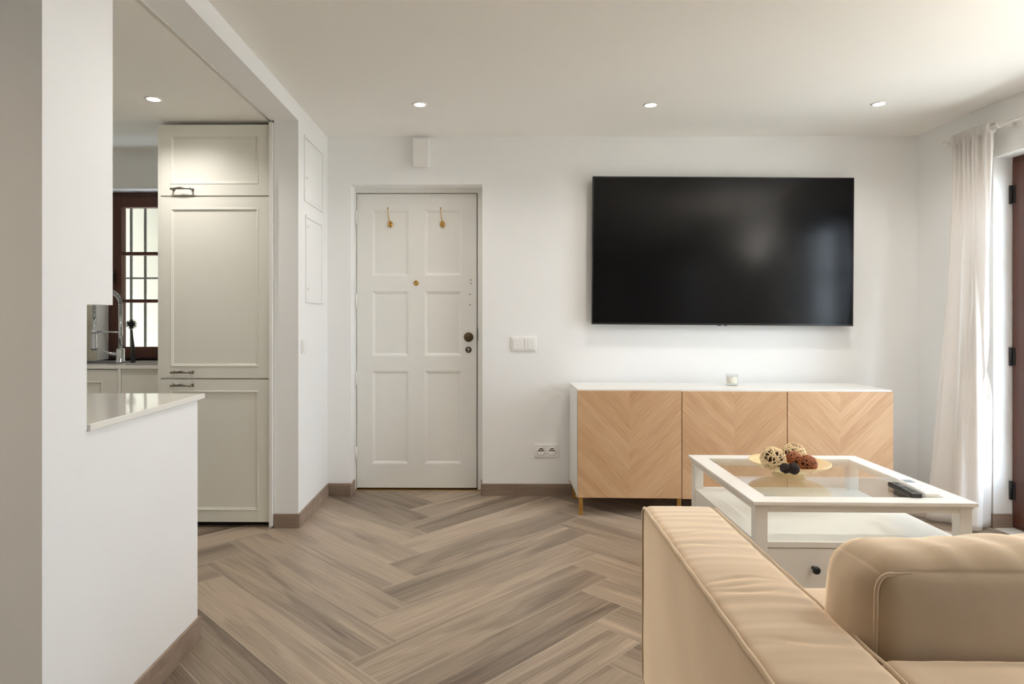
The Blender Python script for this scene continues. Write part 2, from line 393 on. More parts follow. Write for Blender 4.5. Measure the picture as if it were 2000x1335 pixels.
# ------------------------------------------------------------------ floor
PW = 0.2028; PL = PW * 6; q2 = math.sqrt(2)
floor = S(box('floor', 'grout', XW, XR + 0.35, YF, YB + 0.35, -0.06, -0.0003), 'herringbone floor of brown wood-look porcelain planks with pale grout lines', 'floor')
base_plank = None
gx0, gx1, gy0, gy1 = XW, XR + 0.02, YF, YB
d1 = Vector((1, 1, 0)) / q2; d2 = Vector((-1, 1, 0)) / q2
O = Vector((-0.454 + PW / q2, 2.716 - PW / q2, 0))
gap = 0.0019
def plank_mesh(clip=None, mtx=None):
    b = bmesh.new(); bx(b, gap, PL - gap, gap, PW - gap, -0.008, 0.0)
    if clip:
        inv = mtx.inverted()
        for co, no in clip:
            c = inv @ co; n = (inv.to_3x3() @ no).normalized()
            g = bmesh.ops.bisect_plane(b, geom=b.verts[:] + b.edges[:] + b.faces[:], plane_co=c, plane_no=n, clear_outer=True)
            ed = [e for e in g['geom_cut'] if isinstance(e, bmesh.types.BMEdge)]
            if ed:
                try: bmesh.ops.edgeloop_fill(b, edges=ed)
                except Exception: pass
    return b
me_full = None
clips = [(Vector((gx0, 0, 0)), Vector((-1, 0, 0))), (Vector((gx1, 0, 0)), Vector((1, 0, 0))), (Vector((0, gy0, 0)), Vector((0, -1, 0))), (Vector((0, gy1, 0)), Vector((0, 1, 0)))]
def add_plank(mtx, doorway=False):
    global me_full
    cs = [mtx @ Vector((x, y, 0)) for x in (0, PL) for y in (0, PW)]
    xs = [c.x for c in cs]; ys = [c.y for c in cs]
    if max(xs) < gx0 + 0.01 or min(xs) > gx1 - 0.01 or max(ys) < gy0 + 0.01: return
    # stretch the field into the entrance door recess
    inside_door = max(xs) > dx0 and min(xs) < dx1 and max(ys) > gy1
    cl = []
    if min(xs) < gx0: cl.append(clips[0])
    if max(xs) > gx1: cl.append(clips[1])
    if min(ys) < gy0: cl.append(clips[2])
    if max(ys) > gy1: cl.append((Vector((0, gy1 + (0.13 if inside_door else 0), 0)), Vector((0, 1, 0))))
    if not cl:
        if me_full is None:
            me_full = bpy.data.meshes.new('plank'); b = plank_mesh(); b.to_mesh(me_full); b.free(); me_full.materials.append(M['plank'])
        o = bpy.data.objects.new('plank', me_full)
    else:
        b = plank_mesh(cl, mtx)
        if len(b.faces) < 4: b.free(); return
        me = bpy.data.meshes.new('plank'); b.normal_update(); b.to_mesh(me); b.free(); me.materials.append(M['plank'])
        o = bpy.data.objects.new('plank', me)
    link(o, floor); o.matrix_local = mtx
n_ = 6
for m_ in range(-6, 7):
    for k in range(-60, 60):
        for kind in (0, 1):
            if kind == 0: u, v = k, k
            else: u, v = k + n_ + 1, k + 1 - n_       # corner from which the plank runs along +v
            u -= n_ * m_; v += n_ * m_
            w = O + d1 * (u * PW) + d2 * (v * PW)
            if kind == 0: mtx = Matrix.Translation(w) @ Matrix.Rotation(R(45), 4, 'Z')
            else: mtx = Matrix.Translation(w) @ Matrix.Rotation(R(135), 4, 'Z')
            add_plank(mtx)

# ------------------------------------------------------------------ walls and ceilings
wallgrid('wall_back', 'wall', 'y', YB, YB + TW, XL - 0.14, XR, 0, ZC + 0.05, [(dx0, dx1, 0, dzt)], 'white back wall carrying the screen and the entrance door')
wallgrid('wall_right', 'wall', 'x', XR, XR + TW, YF, YB + TW, 0, ZC + 0.05, [(A0, A1, 0, AZ), (B0, B1, 0, AZ)], 'white right wall with the recessed balcony door')
S(box('wall_left', 'wall', XL - 0.134, XL, YP, YB, 0, ZC), 'white left wall stub between kitchen opening and entrance door', 'wall')
wallgrid('wall_kitchen', 'wall', 'y', YK, YK + TW, XW, XL - 0.14, 0, ZC + 0.05, [(kx0, kx1, kz0, kz1)], 'kitchen back wall around the brown window')
S(box('wall_kitchen_left', 'wall', XW - 0.1, XW, YF, YK + TW, 0, ZC), 'far left wall of the kitchen', 'wall')
S(box('wall_front', 'wall', XW, XR, YF - 0.1, YF, 0, ZC), 'white wall behind the viewpoint', 'wall')
y163, y213 = 1.647, 1.762
S(box('wall_pillar', 'wall', XW, XL, 1.48, y163, 0, ZC), 'white wall pillar at the left edge, its camera face in shade', 'wall')
S(box('wall_pillar_upper', 'wall', XW, XL, y163, y213, 1.186, ZC), 'upper wall block over the breakfast counter next to the pillar', 'wall')
S(box('wall_counter', 'wall', XL - 0.10, XL, y163, 2.284, 0, 0.858), 'low white wall carrying the breakfast counter', 'wall')
S(box('wall_header', 'wall', XL - 0.145, XL, y213, YP, ZK, ZC), 'white beam above the kitchen opening', 'beam')
ceil = S(box('ceiling', 'ceiling', XL - 0.14, XR + 0.05, YF, YB + 0.05, ZC, ZC + 0.12), 'cream white ceiling with round recessed lights', 'ceiling')
S(box('ceiling_left', 'ceiling', XW, XL - 0.14, YF, 1.5, ZC, ZC + 0.12), 'ceiling beyond the left pillar', 'ceiling')
S(box('ceiling_kitchen', 'ceiling', XW, XL - 0.172, 1.5, YK + 0.03, ZK, ZC + 0.12), 'lower kitchen ceiling beside the sliding door track', 'ceiling')
# sliding-door track slot
tr = bmesh.new(); bx(tr, XL - 0.172, XL - 0.1455, y213, YP + 0.55, ZK + 0.012, ZK + 0.03)
bx(tr, XL - 0.150, XL - 0.146, y213, YP + 0.55, ZK - 0.003, ZK + 0.02); S(obj('trim_1', tr, 'white'), 'slim ceiling track of the sliding door', 'track')

def skirt(name, x0, x1, y0, y1, h=0.078, label=''):
    b = bmesh.new(); bx(b, x0, x1, y0, y1, 0, h, 0.0015, 1)
    return S(obj(name, b, 'base'), label, 'baseboard')
bt = 0.010
skirt('baseboard_left', XL, XL + bt, YP, YB - bt, label='wood-look skirting tile along the short left wall')
skirt('baseboard_pier', XL - 0.134, XL + bt, YP - bt, YP, label='wood-look skirting tile on the narrow wall end beside the tall cabinet')
skirt('baseboard_back', XL, dx0, YB - bt, YB, label='short skirting tile left of the entrance door')
skirt('baseboard_reveal', dx0, dx0 + bt, YB - bt, YB + 0.10, label='skirting tile turning into the door recess on the left')
skirt('baseboard_reveal_right', dx1 - bt, dx1, YB - bt, YB + 0.10, label='skirting tile turning into the door recess on the right')
bk = S(empty('baseboard_back_right'), 'brown skirting tiles running from the door behind the sideboard', 'baseboard')
xx = dx1
for x1_ in (at(1007, 950, YB).x, 1.45, XR):
    box('tile', 'base', xx + 0.0008, x1_ - 0.0008, YB - bt, YB, 0, 0.078, 0.0012, bk); xx = x1_
skirt('baseboard_right', XR - bt, XR, A1, YB - bt, label='skirting tile on the right wall behind the curtain')
skirt('baseboard_door', XR - bt, XR + 0.098, A1 - bt, A1, label='skirting tile inside the balcony door recess')
skirt('baseboard_right_near', XR - bt, XR, B1, A0, label='skirting tile on the right wall beside the sofa')
cb = S(empty('baseboard_counter'), 'brown skirting tiles at the foot of the breakfast counter wall', 'baseboard')
for a, b in ((1.49, 2.284 + bt),): box('tile', 'base', XL, XL + bt, a, b, 0, 0.085, 0.0012, cb)
box('tile', 'base', XL - 0.10, XL, 2.284, 2.284 + bt, 0, 0.085, 0.0012, cb)

# outside: terrace and an added light well that dims the kitchen window view
S(box('terrace_ground', 'terrace', XR + TW + 0.05, 16, -9, 12, -0.25, -0.05), 'sunlit stone terrace outside the balcony door', 'terrace')
S(box('terrace_sill', 'stone', XR - 0.0, XR + TW + 0.05, A0 + 0.001, A1 - 0.011, -0.05, 0.004), 'pale stone sill under the balcony door', 'sill')
lw = bmesh.new(); bx(lw, -4.6, 0.2, 5.55, 5.75, -0.5, 8.2); bx(lw, -2.95, -2.51, 5.2, 5.56, -0.5, 8.2); bx(lw, -4.8, -4.6, YB + TW, 5.75, -0.5, 8.2); bx(lw, 0.2, 0.4, YB + TW, 5.75, -0.5, 8.2)  # unseen side walls and extra height added to keep light out of the well
S(obj('wall_outside', lw, 'plaster'), 'cream plaster wall seen through the kitchen window, unseen well sides added to dim it', 'wall')
for i, x in enumerate(()): pass

S(box('wall_upper_blocker', 'plaster', XW - 0.1, XR + TW, YF - 0.1, YB + TW, ZC + 0.13, 8.2), 'unseen upper block added above the rooms to shade the light well', 'wall')  # unseen mass added over the rooms to cut the light outside the kitchen
# portals for the sky
portal('portal_balcony', (XR + TW + 0.02, (A0 + A1) / 2, AZ / 2), (0, R(90), 0), AZ, A1 - A0)
portal('portal_behind', (XR + TW + 0.02, (B0 + B1) / 2, AZ / 2), (0, R(90), 0), AZ, B1 - B0)
portal('portal_kitchen', ((kx0 + kx1) / 2, YK + TW + 0.02, (kz0 + kz1) / 2), (R(-90), 0, 0), kx1 - kx0, kz1 - kz0)

# ------------------------------------------------------------------ entrance door
YD = 4.31
d = S(empty('door_1', ((dx0 + dx1) / 2, YD, 0)), 'white six-panel entrance door in a deep plaster recess', 'door')
def rel(o): o.location = (-d.location.x, -d.location.y, 0); return o
lx0, lx1, lz0, lz1 = at(697, 600, YD).x, at(931, 600, YD).x, 0.012, at(800, 378.5, YD).z
fb = bmesh.new()
bx(fb, dx0, lx0 - 0.004, YD - 0.004, YD + 0.10, 0, dzt, 0.001, 1); bx(fb, lx1 + 0.006, dx1, YD - 0.012, YD + 0.10, 0, dzt, 0.001, 1)
bx(fb, lx0 - 0.004, lx1 + 0.006, YD - 0.004, YD + 0.10, lz1 + 0.006, dzt, 0.001, 1)
rel(obj('door_frame', fb, 'door', d))
rel(box('door_gap_shade', 'dark', lx0 - 0.004, lx1 + 0.006, YD + 0.041, YD + 0.10, 0, lz1 + 0.006, parent=d))  # dark backing that stands for the deep shade in the gaps round the leaf
rows = [(538.5, 409), (695, 568), (905.7, 723.6)]; cols = [(726.6, 798.5), (829, 902)]
holes = []
for c0, c1 in cols:
    for r0, r1 in rows:
        holes.append((at(c0, 600, YD).x, at(c1, 600, YD).x, at(800, r0, YD).z, at(800, r1, YD).z))
lb = bmesh.new(); framed(lb, lx0, lx1, lz0, lz1, YD, 0.04, holes, 0.009, 0.020)
leaf = rel(obj('door_leaf', lb, 'door', d))
for h in holes:
    pb = bmesh.new(); i = 0.019; bx(pb, h[0] + i, h[1] - i, YD + 0.0088, YD + 0.018, h[2] + i, h[3] - i, 0.001, 1)
    obj('panel', pb, 'door', leaf)
rel(box('threshold', 'brass', dx0 + 0.011, dx1 - 0.011, YD - 0.02, YD + 0.03, 0.0, 0.004, 0.001, d))
for py in (425, 588, 739, 887):
    hb = bmesh.new(); c = at(695.5, py, YD - 0.008)
    tube(hb, [c + Vector((0, 0, -0.045)), c + Vector((0, 0, 0.045))], 0.0075, 10)
    bx(hb, c.x - 0.022, c.x - 0.004, YD - 0.0075, YD - 0.003, c.z - 0.043, c.z + 0.043)
    for s in (-1, 1): tube(hb, [c + Vector((0, 0, s * 0.045)), c + Vector((0, 0, s * 0.052))], [0.0075, 0.003], 10)
    rel(obj('hinge', hb, 'door', d))
def disc(name, c, r, m, parent, prof=None, n=28):
    b = bmesh.new(); prof = prof or [(0, 0.012), (r * 0.6, 0.012), (r * 0.7, 0.009), (r * 0.9, 0.008), (r, 0.003), (r, 0)]
    lathe(b, prof, n, Matrix.Translation(c) @ Matrix.Rotation(R(90), 4, 'X')); return obj(name, b, m, parent)
c = at(915.3, 658, YD); o = rel(disc('lock_knob', c, 0.031, 'bronze', d, [(0, 0.020), (0.010, 0.020), (0.013, 0.017), (0.018, 0.017), (0.020, 0.014), (0.026, 0.012), (0.031, 0.004), (0.032, 0)])); o['label'] = 'round aged bronze lock knob'
c = at(915, 682.5, YD); o = rel(disc('keyhole_plate', c, 0.021, 'bronze', d, [(0, 0.007), (0.014, 0.007), (0.017, 0.008), (0.021, 0.003), (0.021, 0)])); o['label'] = 'small oval bronze keyhole plate'
kb = bmesh.new(); bx(kb, c.x - 0.0045, c.x + 0.0045, YD - 0.012, YD - 0.006, c.z - 0.014, c.z + 0.004, 0.001, 1); lathe(kb, [(0, 0.013), (0.008, 0.013), (0.009, 0.006)], 16, Matrix.Translation(c + Vector((0, 0, 0.004))) @ Matrix.Rotation(R(90), 4, 'X')); obj('cylinder', kb, 'steel', o)
c = at(813, 552.5, YD); o = rel(disc('peephole', c, 0.0175, 'brass', d, [(0, 0.004), (0.006, 0.004), (0.008, 0.007), (0.015, 0.007), (0.0175, 0.004), (0.0175, 0)])); o['label'] = 'round brass peephole cover'
sb = bmesh.new()
for px, py in ((919.5, 546.5), (920, 553), (918, 574.5), (918, 595)):
    c = at(px, py, YD); lathe(sb, [(0, 0.0008), (0.004, 0.0008), (0.004, 0)], 10, Matrix.Translation(c) @ Matrix.Rotation(R(90), 4, 'X'))
rel(obj('screw_hole', sb, 'bronze', d))
rel(box('latch_strike', 'steel', lx1 + 0.007, lx1 + 0.012, YD - 0.014, YD - 0.0115, at(0, 665, YD).z, at(0, 640, YD).z, parent=d))

def hook(px, label):
    c = at(px, 437.5, YD)
    t = empty('coat_hook', (c.x, YD, c.z), 0, label, 'coat hook')
    b = bmesh.new()
    lathe(b, [(0, 0.004), (0.010, 0.006), (0.016, 0.003), (0.018, 0)], 16, Matrix.Scale(1.25, 4, (0, 0, 1)) @ Matrix.Rotation(R(90), 4, 'X'))
    for k in range(8):
        a = k * math.pi / 4; tube(b, [(0.006 * math.cos(a), -0.005, 0.007 * math.sin(a)), (0.0165 * math.cos(a), -0.003, 0.020 * math.sin(a))], [0.003, 0.0015], 6)
    tube(b, [(0, -0.003, -0.018), (0, -0.002, -0.026)], [0.004, 0.001], 6)
    obj('rosette', b, 'brass', t)
    b = bmesh.new(); z = (438 - 407) / 291
    tube(b, [(0, -0.004, 0.004), (-0.002, -0.014, 0.02), (-0.007, -0.022, 0.045), (-0.010, -0.028, 0.075), (-0.010, -0.034, z - 0.006)], [0.0045, 0.004, 0.003, 0.0028, 0.0028], 8)
    lathe(b, [(0, 0), (0.006, 0.003), (0.007, 0.006), (0, 0.008)], 12, Matrix.Translation((-0.010, -0.034, z - 0.008)))
    obj('upper_prong', b, 'brass', t)
    b = bmesh.new()
    tube(b, [(0, -0.004, -0.006), (0, -0.020, -0.016), (0, -0.034, -0.010), (0, -0.038, 0.006), (0, -0.036, 0.014)], [0.0045, 0.004, 0.0035, 0.003, 0.004], 8)
    obj('lower_prong', b, 'brass', t)
hook(762, 'brass coat hook on the upper left panel of the entrance door')
hook(864, 'brass coat hook on the upper right panel of the entrance door')

# ------------------------------------------------------------------ wall fittings
t = empty('junction_box', at(822, 324, YB), 0, 'white rectangular chime box on the wall above the entrance door', 'box')
p0, p1 = at(806, 324, YB - 0.045), at(838, 269, YB - 0.045); hx = (p1.x - p0.x) / 2; hh = p1.z - p0.z; t.location = ((p0.x + p1.x) / 2, YB, p0.z)
b = bmesh.new(); bx(b, -hx, hx, -0.045, 0, 0, hh, 0.004, 3); obj('cover', b, 'plastic', t)
b = bmesh.new(); bx(b, -hx + 0.004, hx - 0.004, -0.0465, -0.04, 0.006, 0.03, 0.002, 2); obj('lower_lip', b, 'plastic', t)

p0, p1 = at(998.5, 685.5, YB), at(1047, 657.5, YB); w = p1.x - p0.x; h = p1.z - p0.z
t = empty('light_switch', ((p0.x + p1.x) / 2, YB, p0.z), 0, 'white double light switch on the back wall between door and screen', 'switch')
b = bmesh.new(); bx(b, -w / 2, w / 2, -0.009, 0, 0, h, 0.003, 3); obj('frame', b, 'plastic', t)
for s in (-1, 1):
    b = bmesh.new(); cx = s * w * 0.235; g = 0.031
    if s < 0: bx(b, cx - g, cx + g, -0.014, -0.008, 0.012, h - 0.012, 0.0015, 2); obj('rocker', b, 'plastic', t)
    else:
        bx(b, cx - g, cx - g + 0.018, -0.0135, -0.008, 0.012, h - 0.012, 0.0015, 2); obj('rocker', b, 'plastic', t)
        b = bmesh.new(); bx(b, cx - g + 0.019, cx + g, -0.0145, -0.008, 0.012, h - 0.012, 0.0015, 2); obj('rocker', b, 'plastic', t)

p0, p1 = at(1043.5, 892.5, YB), at(1091, 867, YB); w = p1.x - p0.x; h = p1.z - p0.z
t = empty('power_socket', ((p0.x + p1.x) / 2, YB, p0.z), 0, 'white double power socket low on the back wall left of the sideboard', 'socket')
b = bmesh.new(); bx(b, -w / 2, w / 2, -0.008, 0, 0, h, 0.003, 3); obj('frame', b, 'plastic', t)
for s in (-1, 1):
    cx = s * w * 0.225; mt = Matrix.Translation((cx, -0.008, h / 2)) @ Matrix.Rotation(R(90), 4, 'X')
    b = bmesh.new(); lathe(b, [(0.026, 0.0), (0.0245, 0.0045), (0.0215, 0.0045), (0.0205, 0.0006), (0, 0.0006)], 28, mt)
    so = obj('socket_well', b, 'plastic', t)
    b = bmesh.new()
    for q in (-1, 1): lathe(b, [(0, 0.0006), (0.003, 0.0006), (0.003, 0)], 10, Matrix.Translation((cx + q * 0.0095, -0.0086, h / 2)) @ Matrix.Rotation(R(90), 4, 'X'))
    bx(b, cx - 0.019, cx + 0.019, -0.0094, -0.0080, h / 2 + 0.0005, h / 2 + 0.0055)
    bx(b, cx - 0.002, cx + 0.002, -0.0094, -0.0080, h / 2 - 0.018, h / 2 - 0.012)
    bx(b, cx - 0.009, cx + 0.009, -0.0094, -0.0080, h / 2 + 0.0125, h / 2 + 0.0175)
    for v in b.verts: v.co.y -= 0.0
    obj('contact', b, 'bronze', so)

def wall_y(px): # depth of a pixel column on the left wall
    p = at(px, 600, 1.0); return XL / p.x
def left_panel(pxa, pxb, z0, z1, label, holes_):
    ya, yb = wall_y(pxa), wall_y(pxb)
    t = empty('meter_cupboard', (XL, (ya + yb) / 2, z0), 0, label, 'cupboard door')
    hw = (yb - ya) / 2; hh = z1 - z0
    b = bmesh.new()
    for a in ((-hw, hw, 0, 0.014), (-hw, hw, hh - 0.014, hh), (-hw, -hw + 0.014, 0.014, hh - 0.014), (hw - 0.014, hw, 0.014, hh - 0.014)):
        bx(b, 0, 0.008, a[0], a[1], a[2], a[3], 0.0015, 1)
    obj('frame', b, 'wall', t)
    b = bmesh.new(); bx(b, 0, 0.004, -hw + 0.017, hw - 0.017, 0.017, hh - 0.017, 0.001, 1); obj('door', b, 'wall', t)
    for zf in holes_:
        b = bmesh.new(); lathe(b, [(0, 0.008), (0.007, 0.008), (0.009, 0.0)], 14, Matrix.Translation((0.004, -hw + 0.04, hh * zf)) @ Matrix.Rotation(R(90), 4, 'Y')); obj('latch', b, 'white', t)
left_panel(593.5, 629, 1.815, 2.19, 'upper flush white cupboard door on the left wall', [0.37])
left_panel(596, 628, 1.24, 1.74, 'lower flush white cupboard door on the left wall, taller one', [0.88, 0.16])
ya, yb = wall_y(587.5), wall_y(595.5); z0 = at(590, 690, (ya + yb) / 2).z
t = empty('light_switch', (XL, (ya + yb) / 2, z0), 0, 'single white light switch on the left wall under the cupboard doors', 'switch')
b = bmesh.new(); bx(b, 0, 0.009, -0.04, 0.04, 0, 0.08, 0.003, 3); obj('frame', b, 'plastic', t)
b = bmesh.new(); bx(b, 0.008, 0.013, -0.029, 0.029, 0.011, 0.069, 0.0015, 2); obj('rocker', b, 'plastic', t)

# ------------------------------------------------------------------ ceiling lights
def downlight(x, y, z, label, grp=None, power=8.5, col=(1, 0.96, 0.91)):
    t = empty('ceiling_light', (x, y, z), 0, label, 'ceiling light', grp)
    b = bmesh.new(); lathe(b, [(0.0285, 0.0), (0.030, -0.004), (0.040, -0.0045), (0.043, 0.0), (0.0285, 0.0)], 36); obj('trim_ring', b, 'plastic', t)
    b = bmesh.new(); lathe(b, [(0, -0.003), (0.020, -0.003), (0.027, -0.002), (0.0285, 0.0)], 32); obj('lamp', b, 'lamp', t)
    l = add_light('lamp_beam', 'SPOT', (x, y, z - 0.012), (0, 0, 0), power, col, spot_size=R(150), spot_blend=0.9, shadow_soft_size=0.028)
    l.parent = t; l.location = (0, 0, -0.012)
for px, py, lab in ((820, 203.5, 'recessed ceiling light nearest the entrance door'), (1271, 204.5, 'recessed ceiling light in front of the screen'), (1717, 202.5, 'recessed ceiling light nearest the curtain')):
    p = atz(px, py, ZC); downlight(p.x, p.y, ZC, lab, power=6)
p = atz(300, 193, ZK); downlight(p.x, p.y, ZK, 'recessed ceiling light in the kitchen')
for y, lab in ((1.98, 'nearest of the ceiling lights reflected in the screen'), (0.50, 'middle one of the ceiling lights reflected in the screen'), (-0.77, 'farthest of the ceiling lights reflected in the screen')):
    downlight(2.24, y, ZC, lab, power=8.5 if y > 1 else 3)
downlight(-1.75, 0.45, ZC, 'ceiling light added out of view to warm the left pillar face', power=14, col=(1, 0.82, 0.58))  # unseen warm lamp added to light the pillar face
for x, lab in ((0.905, 'out of view, in the middle row'), (-0.36, 'out of view, in the row nearest the kitchen')):
    for y, wh in ((1.98, 'over the sofa front'),):
        downlight(x, y, ZC, 'added ceiling light ' + lab + ', ' + wh)  # extra lamps beyond the frame, added for the fill they give

# unseen uplighter between sofa and right wall, added to brighten the ceiling
t = empty('fill_floor_lamp', (2.58, 1.60, 0), 0, 'slim white floor lamp added out of view beside the sofa to brighten the ceiling', 'floor lamp')
b = bmesh.new(); lathe(b, [(0, 0), (0.13, 0), (0.13, 0.012), (0.02, 0.022), (0, 0.022)], 32); obj('base', b, 'white', t)
b = bmesh.new(); tube(b, [(0, 0, 0.02), (0, 0, 1.62)], 0.012, 12); obj('pole', b, 'white', t)
b = bmesh.new(); lathe(b, [(0.02, 1.61), (0.10, 1.64), (0.15, 1.70), (0.152, 1.705), (0.145, 1.70), (0.095, 1.65), (0.02, 1.622)], 32); obj('fill_lamp_shade', b, 'white', t)
l = add_light('ceiling_fill', 'SPOT', (0, 0, 1.70), (R(180), 0, 0), 20, (1, 0.95, 0.88), spot_size=R(170), spot_blend=0.6, shadow_soft_size=0.10); l.parent = t

# ------------------------------------------------------------------ kitchen
cx0, cx1 = at(312.5, 600, YP).x, at(525, 600, YP).x
t = empty('tall_cabinet', ((cx0 + cx1) / 2, YP, 0), 0, 'tall white kitchen cabinet with three framed doors beside the sliding door', 'cabinet')
ox = t.location.x
b = bmesh.new(); bx(b, cx0 - 0.012 - ox, cx0 - ox + 0.003, -0.0, 0.615, 0.03, 2.214, 0.001, 1); bx(b, cx0 - ox + 0.003, cx1 - ox, 0.023, 0.615, 0.03, 2.214); obj('body', b, 'kitchen', t)
b = bmesh.new(); bx(b, cx0 - ox, cx1 - ox, 0.06, 0.08, 0.0, 0.03); obj('plinth', b, 'dark', t)
divs = [(0.030, at(0, 740, YP).z), (at(0, 738, YP).z + 0.0005, at(0, 384.5, YP).z), (at(0, 382.5, YP).z, 2.214)]
insets = [(at(0, 740 + 23, YP), None)]
for i, (z0, z1) in enumerate(divs):
    hw = (cx1 - cx0) / 2 - 0.001; m_ = 0.055
    hole = (-hw + m_, hw - m_, z0 + 0.062, z1 - (0.062 if i < 2 else 0.068))
    if i == 2: hole = (-hw + m_, hw - m_, z0 + 0.062, z1 - 0.06)
    b = bmesh.new(); framed(b, -hw, hw, z0 + 0.001, z1 - 0.001, 0.0, 0.021, [hole], 0.006, 0.018, 0.003)
    dd = obj('cabinet_door', b, 'kitchen', t)
    b = bmesh.new(); bx(b, hole[0] + 0.0175, hole[1] - 0.0175, 0.0058, 0.012, hole[2] + 0.0175, hole[3] - 0.0175); obj('panel', b, 'kitchen', dd)
    hz = {0: at(0, 751.5, YP).z, 1: at(0, 726, YP).z, 2: at(0, 371, YP).z}[i]
    hx0, hx1 = at(337.5, 0, YP).x - ox, at(378.5, 0, YP).x - ox
    b = bmesh.new()
    tube(b, [(hx0 + 0.006, -0.028, hz + 0.001), (hx0 + 0.02, -0.032, hz), (hx0 + 0.045, -0.033, hz + 0.002), (hx0 + 0.058, -0.033, hz + 0.003), (hx0 + 0.075, -0.033, hz + 0.002), (hx1 - 0.022, -0.032, hz), (hx1 - 0.006, -0.028, hz + 0.001)], [0.004, 0.0045, 0.0065, 0.008, 0.0065, 0.0045, 0.004], 10)
    for xh in (hx0 + 0.006, hx1 - 0.006):
        tube(b, [(xh, 0, hz), (xh, -0.028, hz)], 0.0045, 10); lathe(b, [(0.009, 0), (0.008, 0.004), (0.005, 0.006)], 14, Matrix.Translation((xh, 0, hz)) @ Matrix.Rotation(R(90), 4, 'X'))
        bmesh.ops.create_icosphere(b, subdivisions=2, radius=0.0075, matrix=Matrix.Translation((xh, -0.030, hz)))
    obj('handle', b, 'pewter', dd, smooth=True)

# parked sliding door
b = bmesh.new(); bx(b, -0.010, 0.010, 0, 0.56, 0.012, 2.222, 0.002, 2)
sx = XL - 0.134 - 0.0125
t = empty('sliding_door', (sx, 3.50, 0), 0, 'narrow white edge of the parked sliding door beside the tall cabinet', 'sliding door')
obj('leaf', b, 'white', t)
b = bmesh.new(); bx(b, -0.006, 0.008, -0.015, 0.03, 0.0, 0.012, 0.001, 1); obj('floor_guide', b, 'steel', t)

# breakfast counter slab
b = bmesh.new(); bx(b, -1.72, XL + 0.009, y163 + 0.002, 2.326, 0.859, 0.877, 0.002, 2)
tag(obj('breakfast_counter', b, 'stone'), 'glossy white stone counter slab on the low wall at the kitchen opening', 'countertop')
b = bmesh.new(); bx(b, -1.70, XL - 0.102, y163 + 0.002, 2.27, 0, 0.858, 0.001, 1)
tag(obj('counter_cabinet', b, 'kitchen'), 'white base unit behind the low counter wall', 'cabinet')

# sink counter along the kitchen back wall
yc = 3.70
b = bmesh.new()
sk = (-2.95, -2.20, 3.80, 4.08)
xa, xb = XW, cx0 - 0.014
for q in ((xa, xb, yc, sk[2]), (xa, xb, sk[3], YK), (xa, sk[0], sk[2], sk[3]), (sk[1], xb, sk[2], sk[3]), (kx0, kx1, YK, 4.27)):
    bx(b, q[0], q[1], q[2], q[3], 0.857, 0.877)
tag(obj('kitchen_worktop', b, 'stone'), 'white stone worktop under the kitchen window', 'countertop')
b = bmesh.new(); bx(b, sk[0], sk[1], sk[2], sk[3], 0.70, 0.705)
for q in ((sk[0], sk[0] + 0.006, sk[2], sk[3]), (sk[1] - 0.006, sk[1], sk[2], sk[3]), (sk[0], sk[1], sk[2], sk[2] + 0.006), (sk[0], sk[1], sk[3] - 0.006, sk[3])): bx(b, *q, 0.70, 0.880)
tag(obj('sink', b, 'steel'), 'steel sink basin set into the kitchen worktop', 'sink')
t = empty('base_cabinet', (-2.4, yc, 0), 0, 'white kitchen base cabinet under the sink worktop', 'cabinet')
b = bmesh.new(); bx(b, xa + 2.4, xb + 2.4, 0.035, 0.43, 0.08, 0.69); bx(b, xa + 2.4, xb + 2.4, 0.035, 0.09, 0.69, 0.855); obj('body', b, 'kitchen', t)
b = bmesh.new(); bx(b, xa + 2.4, xb + 2.4, 0.06, 0.08, 0, 0.08); obj('plinth', b, 'dark', t)
xs_ = at(229, 0, yc).x
for j, (u0, u1) in enumerate(((xs_ - 0.5, xs_), (xs_ - 1.0, xs_ - 0.503))):
    b = bmesh.new(); hl = (u0 + 2.4 + 0.045, u1 + 2.4 - 0.09 if j == 0 else u1 + 2.4 - 0.045, 0.14, 0.785)
    framed(b, u0 + 2.4, u1 + 2.4, 0.085, 0.85, 0.008, 0.021, [hl], 0.006, 0.018, 0.003); dd = obj('cabinet_door', b, 'kitchen', t)
    b = bmesh.new(); bx(b, hl[0] + 0.0175, hl[1] - 0.0175, 0.0138, 0.02, hl[2] + 0.0175, hl[3] - 0.0175); obj('panel', b, 'kitchen', dd)
b = bmesh.new(); bx(b, xs_ + 2.402, xs_ + 2.416, 0.0, 0.035, 0.085, 0.855, 0.001, 1); obj('corner_strip', b, 'white', t)
b = bmesh.new(); bx(b, xs_ + 2.418, xb + 2.4, 0.014, 0.035, 0.085, 0.855, 0.001, 1); obj('filler_panel', b, 'kitchen', t)
S(box('trim_2', 'splash', XW, kx0, YK - 0.006, YK, 0.877, 1.45), 'beige backsplash panel behind the tap', 'backsplash')

